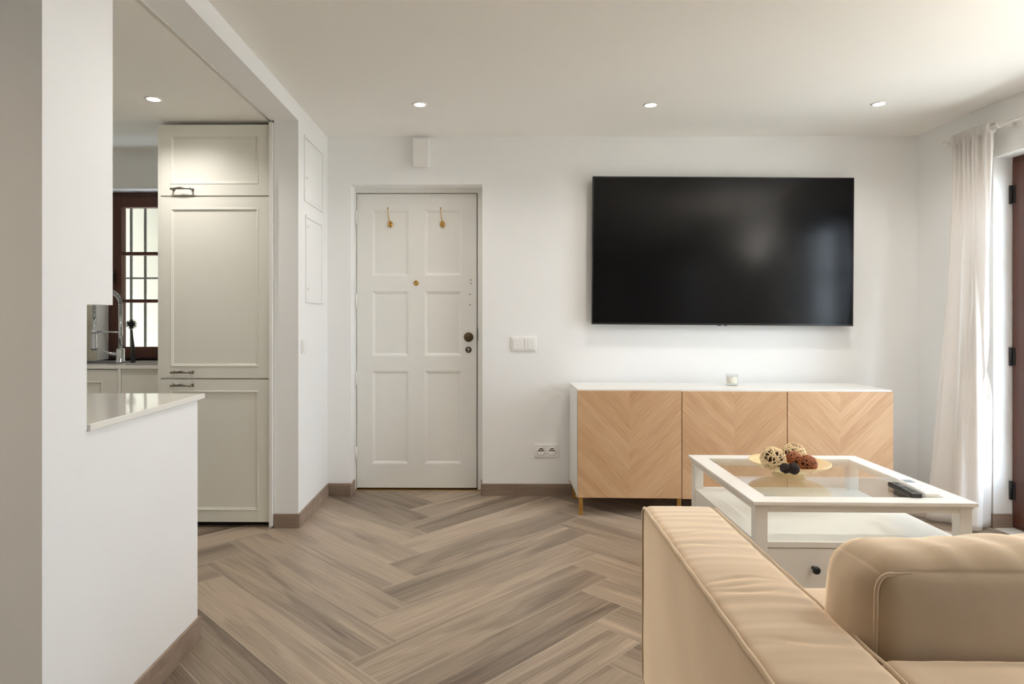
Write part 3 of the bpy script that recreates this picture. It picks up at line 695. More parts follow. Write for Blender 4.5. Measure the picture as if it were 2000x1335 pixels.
# kitchen tap
fc = at(235.5, 700, 3.98)
t = empty('kitchen_tap', (fc.x, 3.98, 0.877), 0, 'chrome spring-neck kitchen tap in front of the window', 'tap')
sc_ = 3.98 / F
b = bmesh.new(); lathe(b, [(0.030, 0), (0.030, 0.006), (0.024, 0.010), (0.024, 0.075), (0.020, 0.085), (0.0, 0.086)], 24); obj('base', b, 'chrome', t)
b = bmesh.new(); tube(b, [(0, 0, 0.08), (0, 0, 0.30)], 0.0125, 16); obj('riser', b, 'chrome', t)
b = bmesh.new(); tube(b, [(-0.02, -0.005, 0.045), (-0.06, -0.02, 0.055), (-0.09, -0.03, 0.075)], [0.013, 0.010, 0.007], 12); obj('lever', b, 'chrome', t)
ra = 0.082
def arc(tt):   # 0..1 from the riser top over the arch down to the head
    if tt < 0.25: return Vector((0, 0, 0.28 + (tt / 0.25) * 0.08))
    if tt < 0.75:
        a = (tt - 0.25) / 0.5 * math.pi; return Vector((-ra + ra * math.cos(a), 0, 0.36 + ra * math.sin(a)))
    return Vector((-2 * ra, 0, 0.36 - (tt - 0.75) / 0.25 * 0.09))
b = bmesh.new(); tube(b, [arc(i / 40) for i in range(41)], 0.0075, 10); obj('hose', b, 'grey', t)
b = bmesh.new(); pts = []
for i in range(44 * 8 + 1):
    s = i / (44 * 8) * 0.97 + 0.015; p_ = arc(s); q_ = arc(min(1, s + 0.01)); tt = (q_ - arc(max(0, s - 0.01))).normalized()
    nn = Vector((0, 1, 0)); bb = tt.cross(nn); a = i / 8 * 2 * math.pi
    pts.append(p_ + (nn * math.cos(a) + bb * math.sin(a)) * 0.0135)
tube(b, pts, 0.0018, 4); obj('spring', b, 'chrome', t)
b = bmesh.new(); tube(b, [(0, 0, 0.185), (-2 * ra + 0.012, 0, 0.190)], 0.0055, 10); tube(b, [(-2 * ra, 0, 0.178), (-2 * ra, 0, 0.202)], 0.020, 16); obj('holder_arm', b, 'chrome', t)
b = bmesh.new(); tube(b, [(-2 * ra, 0, 0.275), (-2 * ra, 0, 0.20), (-2 * ra, 0, 0.19), (-2 * ra, 0, 0.09), (-2 * ra, 0, 0.075)], [0.009, 0.011, 0.015, 0.016, 0.019], 16); obj('spray_head', b, 'chrome', t)

# dish brush
bc = at(259, 702, 3.93)
t = empty('dish_brush', (bc.x, 3.93, 0.877), 0, 'black round dish brush standing upright on the worktop beside the tap', 'brush')
s_ = 3.93 / F
b = bmesh.new(); tube(b, [(0.002, 0, 0.0), (0.004, 0, 0.02), (0.003, 0, 0.09), (-0.003, 0, 0.16), (-0.006, 0, 0.20)], [0.014, 0.013, 0.010, 0.006, 0.006], 12); obj('handle', b, 'black', t)
b = bmesh.new(); cc = Vector((-0.008, 0, 0.235)); rnd = random.Random(3)
bmesh.ops.create_icosphere(b, subdivisions=2, radius=0.018, matrix=Matrix.Translation(cc))
for i in range(260):
    v = Vector((rnd.gauss(0, 1), rnd.gauss(0, 1), rnd.gauss(0, 1))).normalized(); tube(b, [cc + v * 0.012, cc + v * (0.028 + rnd.random() * 0.008)], 0.0009, 3)
obj('bristles', b, 'black', t)

# kitchen window
yw = 4.27
win = S(empty('window_1', ((kx0 + kx1) / 2, yw, kz0)), 'dark brown wooden kitchen window with glazing bars', 'window')
def wl(o): o.location = (-win.location.x, -win.location.y, -win.location.z); return o
px = lambda p: at(p, 600, yw).x
pz = lambda p: at(260, p, yw).z
x_in, z_top, z_bot = px(239), pz(405), pz(677)
b = bmesh.new(); fo = 0.03
for q in ((kx0, kx1, kz1 - fo, kz1), (kx0, kx1, kz0, kz0 + 0.01), (kx0, kx0 + 0.02, kz0 + 0.01, kz1 - fo), (kx1 - 0.02, kx1, kz0 + 0.01, kz1 - fo)):
    bx(b, q[0], q[1], yw, yw + 0.07, q[2], q[3], 0.001, 1)
wl(obj('window_frame', b, 'wood', win))
b = bmesh.new()
x_r = kx1 - 0.085
for q in ((kx0 + 0.022, kx1 - 0.022, z_top, kz1 - fo - 0.002), (kx0 + 0.022, kx1 - 0.022, kz0 + 0.012, z_bot), (kx0 + 0.022, x_in, z_bot, z_top), (x_r, kx1 - 0.022, z_bot, z_top)):
    bx(b, q[0], q[1], yw - 0.012, yw + 0.045, q[2], q[3], 0.002, 2)
sash = wl(obj('sash', b, 'wood', win))
barz = [pz(495), pz(587.5)]
for z in barz:
    b = bmesh.new(); bx(b, x_in, x_r, yw - 0.004, yw + 0.035, z - 0.011, z + 0.011, 0.002, 1); obj('glazing_bar', b, 'wood', sash)
zz = [z_top] + barz + [z_bot]
for za, zb in zip(zz, zz[1:]):
    b = bmesh.new(); bx(b, x_in, x_r, yw + 0.012, yw + 0.016, zb, za); obj('pane', b, 'glass', sash)
b = bmesh.new(); h0 = at(223, 541, yw)
bx(b, h0.x - 0.016, h0.x + 0.014, yw - 0.026, yw - 0.012, h0.z - 0.035, h0.z + 0.045, 0.004, 2); tube(b, [(h0.x - 0.004, yw - 0.05, h0.z + 0.03), (h0.x - 0.002, yw - 0.055, h0.z - 0.02), (h0.x - 0.004, yw - 0.055, h0.z - 0.075)], [0.012, 0.010, 0.012], 10); tube(b, [(h0.x - 0.004, yw - 0.026, h0.z + 0.03), (h0.x - 0.004, yw - 0.05, h0.z + 0.03)], 0.012, 12)
o = wl(obj('window_handle', b, 'black', win)); o['label'] = 'black window handle'
yg = 4.45
g = empty('window_grille', (-2.17, yg, 0.9), 0, 'grey iron security grille outside the kitchen window', 'grille')
for p_ in (256.5, 284, 312, 340):
    c = at(p_, 600, yg).x + 2.17; b = bmesh.new(); bx(b, c - 0.007, c + 0.007, -0.007, 0.007, -0.03, 1.15, 0.001, 1); obj('bar', b, 'iron', g)
c = at(228, 600, yg).x + 2.17; b = bmesh.new(); bx(b, c - 0.007, c + 0.007, -0.007, 0.007, -0.03, 1.15, 0.001, 1); obj('bar', b, 'iron', g)
for p_ in (543, 380):
    z = at(260, p_, yg).z - 0.9; b = bmesh.new(); bx(b, -0.42, 0.42, -0.005, 0.005, z - 0.006, z + 0.006, 0.001, 1); obj('crossbar', b, 'iron', g)

# ------------------------------------------------------------------ balcony doors
def balcony(name, y0, y1, label):
    X = XR + 0.105
    r_ = S(empty(name, (X, (y0 + y1) / 2, 0)), label, 'door'); oy = (y0 + y1) / 2
    hw = (y1 - y0) / 2; zt = AZ
    b = bmesh.new()
    for q in ((-hw, hw, zt - 0.028, zt), (-hw, -hw + 0.006, 0.006, zt - 0.028), (hw - 0.006, hw, 0.006, zt - 0.028), (-hw, hw, 0.004, 0.018)): bx(b, 0.0, 0.07, q[0], q[1], q[2], q[3], 0.001, 1)
    obj('door_frame', b, 'wood', r_)
    for s in (-1, 1):
        a, c = (0.003, hw - 0.008) if s > 0 else (-hw + 0.008, -0.003)
        st = 0.078; b = bmesh.new()
        for q in ((a, a + st, 0.022, zt - 0.031), (c - st, c, 0.022, zt - 0.031), (a + st, c - st, 0.022, 0.28), (a + st, c - st, zt - 0.12, zt - 0.031)):
            bx(b, -0.008, 0.045, q[0], q[1], q[2], q[3], 0.003, 2)
        lf = obj('door_leaf', b, 'wood', r_)
        zs_ = [0.28, 0.28 + 0.41, 0.28 + 0.82, 0.28 + 1.23, zt - 0.12]
        for z in zs_[1:-1]:
            b = bmesh.new(); bx(b, 0.0, 0.034, a + st, c - st, z - 0.012, z + 0.012, 0.002, 1); obj('glazing_bar', b, 'wood', lf)
        for za, zb in zip(zs_, zs_[1:]):
            b = bmesh.new(); bx(b, 0.014, 0.018, a + st, c - st, za, zb); obj('pane', b, 'glass', lf)
        if s > 0:
            for py_ in (380, 696, 957):
                z = at(1975, py_, 3.54).z
                b = bmesh.new(); tube(b, [(-0.016, hw - 0.008, z - 0.05), (-0.016, hw - 0.008, z + 0.05)], 0.0085, 10); bx(b, -0.012, -0.007, hw - 0.03, hw - 0.006, z - 0.048, z + 0.048); o = obj('hinge', b, 'blackm', r_)
        else:
            b = bmesh.new(); tube(b, [(-0.012, c - 0.04, 1.0), (-0.05, c - 0.04, 1.0), (-0.052, c - 0.13, 1.0)], 0.008, 8); bx(b, -0.014, -0.007, c - 0.058, c - 0.022, 0.92, 1.08, 0.002, 1); obj('handle', b, 'blackm', r_)
balcony('door_2', A0, A1, 'dark brown glazed balcony door at the right edge behind the curtain')
balcony('door_3', B0, B1, 'dark brown glazed balcony door beside the sofa, out of view')

# ------------------------------------------------------------------ curtains
def curtain(name, top, bot, label, seed, ztop=2.185, zbot=0.012, folds=4, amp_top=0.020, amp_bot=0.05):
    """top: polyline on the rod, bot: polyline on the floor (list of (x, y))"""
    rnd = random.Random(seed); n, mz = 150, 60
    def poly(P, t):
        L_ = [0]
        for a, b_ in zip(P, P[1:]): L_.append(L_[-1] + math.dist(a, b_))
        s = t * L_[-1]
        for i in range(len(P) - 1):
            if s <= L_[i + 1] or i == len(P) - 2:
                f = (s - L_[i]) / (L_[i + 1] - L_[i]); a, b_ = P[i], P[i + 1]
                d_ = Vector((b_[0] - a[0], b_[1] - a[1])).normalized()
                return Vector((a[0] + (b_[0] - a[0]) * f, a[1] + (b_[1] - a[1]) * f)), Vector((d_.y, -d_.x))
    bm = bmesh.new(); grid = []
    ph = [rnd.random() * 6 for _ in range(8)]
    for j in range(mz + 1):
        v = (j / mz); z = ztop - (ztop - zbot) * v; row = []
        e = max(0, (v - 0.06)) ** 1.25
        for i in range(n + 1):
            t_ = i / n
            a, na = poly(top, t_); c_, nb = poly(bot, t_)
            p_ = a.lerp(c_, min(1, e * 1.04)); nn = na.lerp(nb, e).normalized()
            fine = math.sin(t_ * 2 * math.pi * 17 + ph[0]) * amp_top * max(0, 1 - v * 3.5)
            mid = math.sin(t_ * 2 * math.pi * folds + ph[1] + 0.6 * math.sin(v * 3 + ph[2])) * (0.014 + (amp_bot - 0.014) * v * 0.6)
            low = math.sin(t_ * 2 * math.pi * 2.5 + ph[3] + v * 1.2) * amp_bot * 0.55 * v
            off = fine + mid * (1 - 0.5 * v) + low
            if v < 0.045: off *= 0.9
            wr = 0.002 * noise.noise(Vector((t_ * 14, v * 9, seed)))
            q = Vector((p_.x, p_.y, z)) + Vector((nn.x, nn.y, 0)) * (off + wr)
            if j == 0: q.z += 0.006 * math.sin(t_ * 60)
            row.append(bm.verts.new(q))
        grid.append(row)
    for j in range(mz):
        for i in range(n):
            f = bm.faces.new((grid[j][i], grid[j][i + 1], grid[j + 1][i + 1], grid[j + 1][i])); f.smooth = True
    bmesh.ops.recalc_face_normals(bm, faces=bm.faces)
    c0 = Vector((sum(p[0] for p in bot) / len(bot), sum(p[1] for p in bot) / len(bot), 0))
    for v in bm.verts: v.co -= c0
    t = empty(name, c0, 0, label, 'curtain')
    cl = obj('cloth', bm, 'curtain', t)
    md = cl.modifiers.new('solid', 'SOLIDIFY'); md.thickness = 0.0012
    # gathered heading sleeve round the rod
    b = bmesh.new(); zc = ztop - 0.018; rows = []
    a0, a1 = Vector(top[0]), Vector(top[-1])
    for i in range(120):
        s = i / 119; p_ = a0.lerp(a1, s); r0 = 0.019 + 0.009 * math.sin(s * 2 * math.pi * 13 + ph[4]) + 0.003 * rnd.random()
        rows.append([b.verts.new(Vector((p_.x + r0 * math.cos(k * math.pi / 6), p_.y, zc + 1.25 * r0 * math.sin(k * math.pi / 6))) - c0) for k in range(12)])
    for A_, B_ in zip(rows, rows[1:]):
        for k in range(12):
            f = b.faces.new((A_[k], A_[(k + 1) % 12], B_[(k + 1) % 12], B_[k])); f.smooth = True
    obj('heading', b, 'curtain', t)
    return t
XRod = 2.70
yt0 = at(1860, 300, 1).x; yt0 = XRod / yt0; yt1 = XRod / at(1938, 300, 1).x
zr = 2.166
curtain('curtain', [(XRod, yt0), (XRod, yt1)], [(2.56, 3.76), (2.535, 3.64), (2.56, 3.50), (2.66, 3.47), (2.72, 3.51), (2.735, 3.58)],
        'sheer cream curtain hanging beside the balcony door, flared at the floor', 3)
curtain('curtain', [(XRod, 2.62), (XRod, 2.36)], [(2.70, 2.66), (2.66, 2.55), (2.66, 2.45), (2.70, 2.34)],
        'second sheer cream curtain at the near side of the balcony door', 8)
rod = empty('curtain_rod', (XRod, 3.1, zr), 0, 'white curtain rod above the balcony door', 'curtain rod')
b = bmesh.new(); tube(b, [(0, -1.0, 0), (0, 0.66, 0)], 0.011, 14); obj('pole', b, 'white', rod)
for s, yy in ((1, 0.66), (-1, -1.0)):
    b = bmesh.new(); lathe(b, [(0, 0), (0.013, 0.001), (0.014, 0.008), (0.010, 0.012), (0.019, 0.024), (0.021, 0.036), (0.014, 0.050), (0.004, 0.056), (0, 0.057)], 20, Matrix.Translation((0, yy, 0)) @ Matrix.Rotation(R(-90 * s), 4, 'X')); obj('finial', b, 'white', rod)
for yy in (0.30, -0.85):
    b = bmesh.new(); tube(b, [(0.087, yy, 0), (0, yy, 0)], 0.006, 8); tube(b, [(0.080, yy, 0), (0.087, yy, 0)], 0.022, 16); tube(b, [(0, yy - 0.006, 0), (0, yy + 0.006, 0)], 0.0165, 16); obj('bracket', b, 'white', rod)

# ------------------------------------------------------------------ television
YT = 4.10
corners = [at(1158.5, 344, YT), at(1669.5, 346.5, YT), at(1666, 637, YT), at(1155.5, 632.5, YT)]
cc = sum(corners, Vector()) / 4; w = ((corners[1] - corners[0]).length + (corners[2] - corners[3]).length) / 2; h = ((corners[0] - corners[3]).length + (corners[1] - corners[2]).length) / 2
t = empty('television', cc, 0, 'large black wall-mounted television above the sideboard', 'television'); t.rotation_euler = (0, R(0.42), 0)
b = bmesh.new(); bx(b, -w / 2, w / 2, 0, 0.028, -h / 2, h / 2, 0.002, 2); obj('casing', b, 'black', t)
b = bmesh.new(); bx(b, -w / 2 + 0.007, w / 2 - 0.007, -0.001, 0.001, -h / 2 + 0.012, h / 2 - 0.007); obj('screen', b, 'screen', t)
b = bmesh.new(); bx(b, -0.25, 0.25, 0.028, 0.069, -0.22, 0.22, 0.003, 1); obj('wall_mount', b, 'black', t)
b = bmesh.new(); bx(b, -0.030, 0.030, -0.003, 0.01, -h / 2 - 0.004, -h / 2 + 0.003, 0.001, 1); lg = obj('logo_tab', b, 'black', t)
b = bmesh.new(); bx(b, -0.010, 0.010, -0.0036, -0.002, -h / 2 - 0.0025, -h / 2 + 0.0015); obj('badge', b, 'steel', lg)

# ------------------------------------------------------------------ sideboard
ya_ = R(-1.2)
fl = at(1128, 971.5, 3.735); sw = 1.802
s = empty('sideboard', (fl.x, fl.y, 0), ya_, 'long white sideboard with three oak chevron doors under the television', 'sideboard')
zb, zt = fl.z, at(1128, 760, 3.735).z
b = bmesh.new(); dpt = 0.405
for q in ((0, sw, 0.022, dpt, zt - 0.012, zt + 0.0), (0, sw, 0.022, dpt, zb, zb + 0.016)): bx(b, *q, 0.001, 1)
for x in (0, 0.6, 1.2, sw - 0.016): bx(b, x, x + 0.016, 0.022, dpt, zb + 0.016, zt - 0.012)
bx(b, 0.01, sw - 0.01, dpt - 0.01, dpt, zb + 0.01, zt - 0.012); obj('carcass', b, 'white', s)
for i in range(3):
    x0 = i * sw / 3 + 0.002; x1 = (i + 1) * sw / 3 - 0.002; hw = (x1 - x0) / 2; dz = (0, -0.004, -0.004)[i]
    b = bmesh.new(); bx(b, -hw, hw, 0, 0.018, -(zt - zb - 0.008) / 2, (zt - zb - 0.008) / 2, 0.001, 1)
    obj('cabinet_door', b, 'chevron', s, loc=((x0 + x1) / 2, 0, (zt + zb) / 2 - 0.004 + dz * 0.6))
for x in (0.022, 0.59, 1.21, sw - 0.022):
    for y in (0.035, dpt - 0.03):
        b = bmesh.new(); bx(b, x - 0.012, x + 0.012, y - 0.012, y + 0.012, 0, zb, 0.002, 2); bx(b, x - 0.03, x + 0.03, y - 0.025, y + 0.025, zb - 0.004, zb); obj('leg', b, 'brass', s)

# candle
cp = atz(1429.5, 752, zt)
t = empty('candle', (cp.x, cp.y, zt), 0, 'small white candle in a clear glass on top of the sideboard', 'candle')
b = bmesh.new(); lathe(b, [(0, 0), (0.033, 0), (0.035, 0.004), (0.035, 0.070), (0.0325, 0.070), (0.0325, 0.008), (0, 0.008)], 32); obj('glass', b, 'gglass', t)
b = bmesh.new(); lathe(b, [(0, 0.009), (0.0318, 0.009), (0.0318, 0.052), (0, 0.050)], 32); wx = obj('wax', b, 'wax', t)
b = bmesh.new(); tube(b, [(0, 0, 0.05), (0.001, 0, 0.060)], 0.001, 6); obj('wick', b, 'dark', wx)
b = bmesh.new(); N_ = 10; A_ = [[b.verts.new((0.0353 * math.sin(a), -0.0353 * math.cos(a), z)) for a in [(-0.6 + 1.0 * k / N_) for k in range(N_ + 1)]] for z in (0.016, 0.044)]
for k in range(N_): b.faces.new((A_[0][k], A_[0][k + 1], A_[1][k + 1], A_[1][k]))
obj('label_sticker', b, 'paper', t)

# ------------------------------------------------------------------ coffee table
TZ = 0.4845; nl = atz(1472, 979, TZ); TA = R(-1.05); TS = 0.80
t = empty('coffee_table', (nl.x, nl.y, 0), TA, 'square white coffee table with glass top, open shelf and drawer', 'coffee table')
rw = 0.072; b = bmesh.new()
def mitre(b, z0, z1, out, rw_):
    o_ = [(-out, -out), (TS + out, -out), (TS + out, TS + out), (-out, TS + out)]; i_ = [(rw_, rw_), (TS - rw_, rw_), (TS - rw_, TS - rw_), (rw_, TS - rw_)]
    for k in range(4):
        a, c_, e, f = o_[k], o_[(k + 1) % 4], i_[(k + 1) % 4], i_[k]
        v = [b.verts.new((*p_, z)) for z in (z0, z1) for p_ in (a, c_, e, f)]
        for q in ((0, 1, 2, 3), (4, 5, 6, 7), (0, 1, 5, 4), (1, 2, 6, 5), (2, 3, 7, 6), (3, 0, 4, 7)): b.faces.new([v[i] for i in q])
mitre(b, TZ - 0.014, TZ, 0, rw)
mitre(b, TZ - 0.024, TZ - 0.014, -0.010, rw)
bmesh.ops.remove_doubles(b, verts=b.verts, dist=1e-5); bmesh.ops.recalc_face_normals(b, faces=b.faces)
o = obj('top_frame', b, 'table', t); md = o.modifiers.new('bevel', 'BEVEL'); md.width = 0.002; md.segments = 2
b = bmesh.new(); bx(b, rw - 0.0005, TS - rw + 0.0005, rw - 0.0005, TS - rw + 0.0005, TZ - 0.0075, TZ - 0.0015); gl = obj('glass_top', b, ['tglass', 'glassedge'], t)
for p_ in gl.data.polygons:
    if abs(p_.normal.z) < 0.5: p_.material_index = 1
li, lwid = 0.012, 0.044
for x in (li, TS - li - lwid):
    for y in (li, TS - li - lwid):
        b = bmesh.new(); bx(b, x, x + lwid, y, y + lwid, 0, TZ - 0.024, 0.0025, 2); obj('leg', b, 'table', t)
b = bmesh.new(); az = TZ - 0.024
for q in ((li + lwid, TS - li - lwid, li + 0.004, li + 0.026), (li + lwid, TS - li - lwid, TS - li - 0.026, TS - li - 0.004), (li + 0.004, li + 0.026, li + lwid, TS - li - lwid), (TS - li - 0.026, TS - li - 0.004, li + lwid, TS - li - lwid)):
    bx(b, q[0], q[1], q[2], q[3], az - 0.018, az, 0.001, 1)
obj('apron', b, 'table', t)
sz = at(1600, 1062, 2.335).z
b = bmesh.new(); bx(b, li + 0.006, TS - li - 0.006, li + lwid, TS - li - lwid, sz - 0.020, sz); bx(b, li + lwid, TS - li - lwid, li + 0.004, li + lwid, sz - 0.020, sz); bx(b, li + lwid, TS - li - lwid, TS - li - lwid, TS - li - 0.004, sz - 0.020, sz); obj('shelf', b, 'table', t)
b = bmesh.new()
dzb = 0.145
bx(b, li + 0.008, li + 0.026, li + lwid, TS - li - lwid, dzb, sz - 0.02); bx(b, TS - li - 0.026, TS - li - 0.008, li + lwid, TS - li - lwid, dzb, sz - 0.02)
bx(b, li + lwid, TS - li - lwid, TS - li - 0.03, TS - li - 0.01, dzb, sz - 0.02); bx(b, li + lwid, TS - li - lwid, li + 0.03, TS - li - 0.03, dzb, dzb + 0.012); obj('drawer_box', b, 'table', t)
b = bmesh.new(); bx(b, li + lwid + 0.002, TS - li - lwid - 0.002, li + 0.006, li + 0.024, dzb, sz - 0.0240, 0.001, 1); dr = obj('drawer', b, 'table', t)
kz = at(1582, 1118, 2.31).z
for kx in (0.222, TS - 0.222):
    b = bmesh.new(); lathe(b, [(0.0075, 0), (0.006, 0.006), (0.006, 0.016), (0.012, 0.019), (0.0145, 0.024), (0.013, 0.030), (0.006, 0.033), (0, 0.0335)], 22, Matrix.Translation((kx, li + 0.006, kz)) @ Matrix.Rotation(R(90), 4, 'X')); obj('knob', b, 'black', dr)

# bowl and balls
GZ = TZ - 0.0015
pc = atz(1541, 927, GZ)
cdish = empty('shallow_bowl', (pc.x, pc.y, GZ), 0, 'pale yellow bamboo dish on a foot, holding decorative balls on the glass table', 'dish')
b = bmesh.new(); lathe(b, [(0, 0.014), (0.045, 0.012), (0.052, 0.006), (0.058, 0.0), (0.066, 0.0), (0.060, 0.016), (0.085, 0.024), (0.125, 0.036), (0.152, 0.050), (0.160, 0.056), (0.161, 0.059), (0.157, 0.060), (0.148, 0.054), (0.120, 0.044), (0.080, 0.035), (0.04, 0.032), (0, 0.032)], 64); obj('dish_body', b, 'dish', cdish)
rnd = random.Random(11)
def ball(name, loc, r, m, m2, loops, tr_, label, cat='decorative ball', wob=0.12, core=True):
    t = empty(name, loc, 0, label, cat); b = bmesh.new()
    for i in range(loops):
        ax = Vector((rnd.gauss(0, 1), rnd.gauss(0, 1), rnd.gauss(0, 1))).normalized(); u = ax.orthogonal().normalized(); v = ax.cross(u)
        offc = ax * r * rnd.uniform(-0.45, 0.45); rr = math.sqrt(max(0.01, r * r - offc.length ** 2)); ph = rnd.random() * 6; am = rnd.random() * wob
        pts = []
        for k in range(20):
            a = 2 * math.pi * k / 20; p_ = offc + (u * math.cos(a) + v * math.sin(a)) * rr + ax * r * am * math.sin(2 * a + ph)
            pts.append(p_.normalized() * (r - tr_ - rnd.random() * 0.06 * r) if True else p_)
        tube(b, pts, tr_ * rnd.uniform(0.7, 1.2), 5, closed=True)
    obj('strands', b, m, t)
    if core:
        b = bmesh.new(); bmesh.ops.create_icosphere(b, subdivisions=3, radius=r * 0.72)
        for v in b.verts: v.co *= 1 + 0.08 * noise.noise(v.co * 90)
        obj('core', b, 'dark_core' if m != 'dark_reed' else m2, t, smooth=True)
    return t
zbt = GZ + 0.028
def ballpos(px_, py_, Y): return at(px_, py_, Y)
p_ = at(1509.5, 893, 2.66); ball('reed_ball', (p_.x, p_.y, GZ + 0.088), 0.0515, 'reed', 'brown_reed', 30, 0.0019, 'large pale reed ball at the left of the dish')
p_ = at(1551, 886, 2.76); ball('reed_ball', (p_.x, p_.y, GZ + 0.086), 0.050, 'reed', 'brown_reed', 24, 0.0018, 'pale reed ball at the back of the dish')
p_ = at(1578, 905, 2.63); ball('twine_ball', (p_.x, p_.y, GZ + 0.073), 0.037, 'brown_reed', 'brown_reed', 30, 0.0015, 'brown twine ball at the right of the dish')
p_ = at(1551, 895, 2.66); ball('twine_ball', (p_.x, p_.y, GZ + 0.088), 0.031, 'brown_reed', 'brown_reed', 26, 0.0014, 'smaller brown twine ball wedged in the middle of the dish')
p_ = at(1534, 910, 2.585); ball('seed_pod', (p_.x, p_.y, GZ + 0.066), 0.022, 'dark_reed', 'dark_reed', 26, 0.0016, 'left one of the two small dark seed pods in the dish', 'seed pod')
p_ = at(1550, 910, 2.575); ball('seed_pod', (p_.x, p_.y, GZ + 0.067), 0.024, 'dark_reed', 'dark_reed', 26, 0.0016, 'right one of the two small dark seed pods in the dish', 'seed pod')

# remotes
ra_, rb_ = atz(1790, 972, TZ), atz(1744, 949, TZ); dv = rb_ - ra_; ang = math.atan2(dv.y, dv.x) - R(90); Ln = dv.length
t = empty('remote_control', (ra_.x, ra_.y, GZ), ang, 'black television remote control on the glass near the front right corner', 'remote control')
b = bmesh.new(); bx(b, -0.021, 0.021, -0.002, Ln, 0.0, 0.019, 0.005, 3); obj('casing', b, 'black', t)
b = bmesh.new()
lathe(b, [(0.011, 0.0188), (0.0125, 0.0202), (0.008, 0.0202), (0.007, 0.0192), (0, 0.0198)], 20, Matrix.Translation((0, Ln * 0.62, 0))); obj('navigation_ring', b, 'grey', t)
for yy in (0.30, 0.42):
    for xq in (-0.011, 0.011):
        b = bmesh.new(); bx(b, xq - 0.005, xq + 0.005, Ln * yy - 0.006, Ln * yy + 0.006, 0.0185, 0.0205, 0.001, 1); obj('button', b, 'grey', t)
ra_, rb_ = atz(1822, 966, TZ + 0.01), atz(1764, 937, TZ + 0.01); dv = rb_ - ra_; ang = math.atan2(dv.y, dv.x) - R(90); Ln = dv.length
t = empty('remote_control', (ra_.x, ra_.y, TZ), ang, 'white air conditioner remote with small grey display on the table edge', 'remote control')
b = bmesh.new(); bx(b, -0.026, 0.026, 0, Ln, 0.0, 0.016, 0.005, 3); obj('casing', b, 'plastic', t)
b = bmesh.new(); bx(b, -0.018, 0.018, Ln - 0.065, Ln - 0.018, 0.0155, 0.0165, 0.0004, 1); o = obj('display', b, 'lcd', t); o['label'] = 'grey liquid crystal display'
for yy in (0.14, 0.30, 0.45):
    for xq in (-0.012, 0.012):
        b = bmesh.new(); lathe(b, [(0.0055, 0.0155), (0.005, 0.0175), (0, 0.0178)], 12, Matrix.Translation((xq, Ln * yy, 0))); obj('button', b, 'white', t)

# ------------------------------------------------------------------ sofa
SZ = 0.60; SA = R(-2.0)
fo_ = atz(1255, 984, SZ)                                   # far left top corner of the arm
s = empty('sofa', (fo_.x, fo_.y, 0), SA, 'beige velvet sofa seen from behind, facing the coffee table', 'sofa')
# local: x to the right, y negative = towards its back
def crinkle(p, n):
    d_ = 0.0
    d_ += 0.0017 * noise.noise(Vector((p.x * 3, p.y * 34, p.z * 3))) * max(0, n.z)
    d_ += 0.0030 * noise.noise(Vector((p.x * 5, p.y * 5, p.z * 5)))
    if n.z > 0.3:
        for yc_, am in ((-0.05, 0.0034), (-0.075, 0.0026), (-0.10, 0.0028), (0.16, 0.0014), (0.25, 0.001), (-0.30, 0.0016), (-0.44, 0.005)):
            xx_ = p.y - yc_ + 0.012 * math.sin(p.x * 26 + yc_ * 40); d_ -= am * math.exp(-(xx_ / 0.0065) ** 2) * max(0, 1 - abs(p.x + 0.02) / 0.09)
    return d_
AW = 0.205; AD = 1.02
def arm(x0, name='arm'):
    b = rounded((AW / 2, AD / 2, (SZ - 0.07) / 2), 0.020, (18, 190, 20), 0.008, crinkle)
    o = obj(name, b, 'velvet', s, loc=(x0 + AW / 2, -AD / 2, 0.07 + (SZ - 0.07) / 2))
    return o
SWI = 1.46                                                 # clear width between the arms
for x0, sg in ((0, -1), (AW + SWI, 1)):
    a_ = arm(x0)
    for k, xe in enumerate((-AW / 2, AW / 2)):
        b = bmesh.new(); hh = (SZ - 0.07) / 2; pts = []; r_ = 0.014; e_ = xe + (0.001 if xe < 0 else -0.001)
        rc = 0.03
        yf, yb_ = AD / 2 - 0.002, -AD / 2 + 0.002
        for q in range(60): pts.append((e_, yb_ + (yf - rc - yb_) * q / 59, hh - 0.003 + 0.001 * math.sin(q * 0.9)))
        for q in range(1, 7): a = q / 6 * math.pi / 2; pts.append((e_, yf - rc + rc * math.sin(a), hh - 0.003 - rc + rc * math.cos(a)))
        for q in range(1, 12): pts.append((e_, yf, hh - 0.003 - rc - (2 * hh - 0.09) * q / 11))
        for q in range(1, 7): a = q / 6 * math.pi / 2; pts.append((e_, yf - 0.05 + 0.05 * math.cos(a), -hh + 0.055 - 0.05 * math.sin(a)))
        tube(b, pts, 0.0042 if xe * sg > 0 else 0.0028, 8); obj('piping', b, 'velvet', a_)
# back frame
def soft(p, n): return 0.004 * noise.noise(p * 5) + 0.0012 * noise.noise(Vector((p.x * 22, p.y * 4, p.z * 4)))
yf_b = -(fo_.y - 1.052) + 0.018; bd = 0.155
b = rounded((SWI / 2, bd / 2, (SZ - 0.10) / 2), 0.022, (60, 12, 14), 0.006, soft)
o = obj('back_frame', b, 'velvet', s, loc=(AW + SWI / 2, yf_b - bd / 2, 0.10 + (SZ - 0.10) / 2 - 0.004))
b = rounded((SWI / 2, 0.40, 0.09), 0.02, (30, 30, 4), 0.0); obj('base', b, 'velvet', s, loc=(AW + SWI / 2, -0.50, 0.19))
for i in range(2):
    cw = SWI / 2
    b = rounded((cw / 2 - 0.002, 0.325, 0.075), 0.03, (30, 30, 6), 0.010, soft); obj('seat_cushion', b, 'velvet', s, loc=(AW + cw * (i + 0.5), -0.125 - 0.325, 0.345))
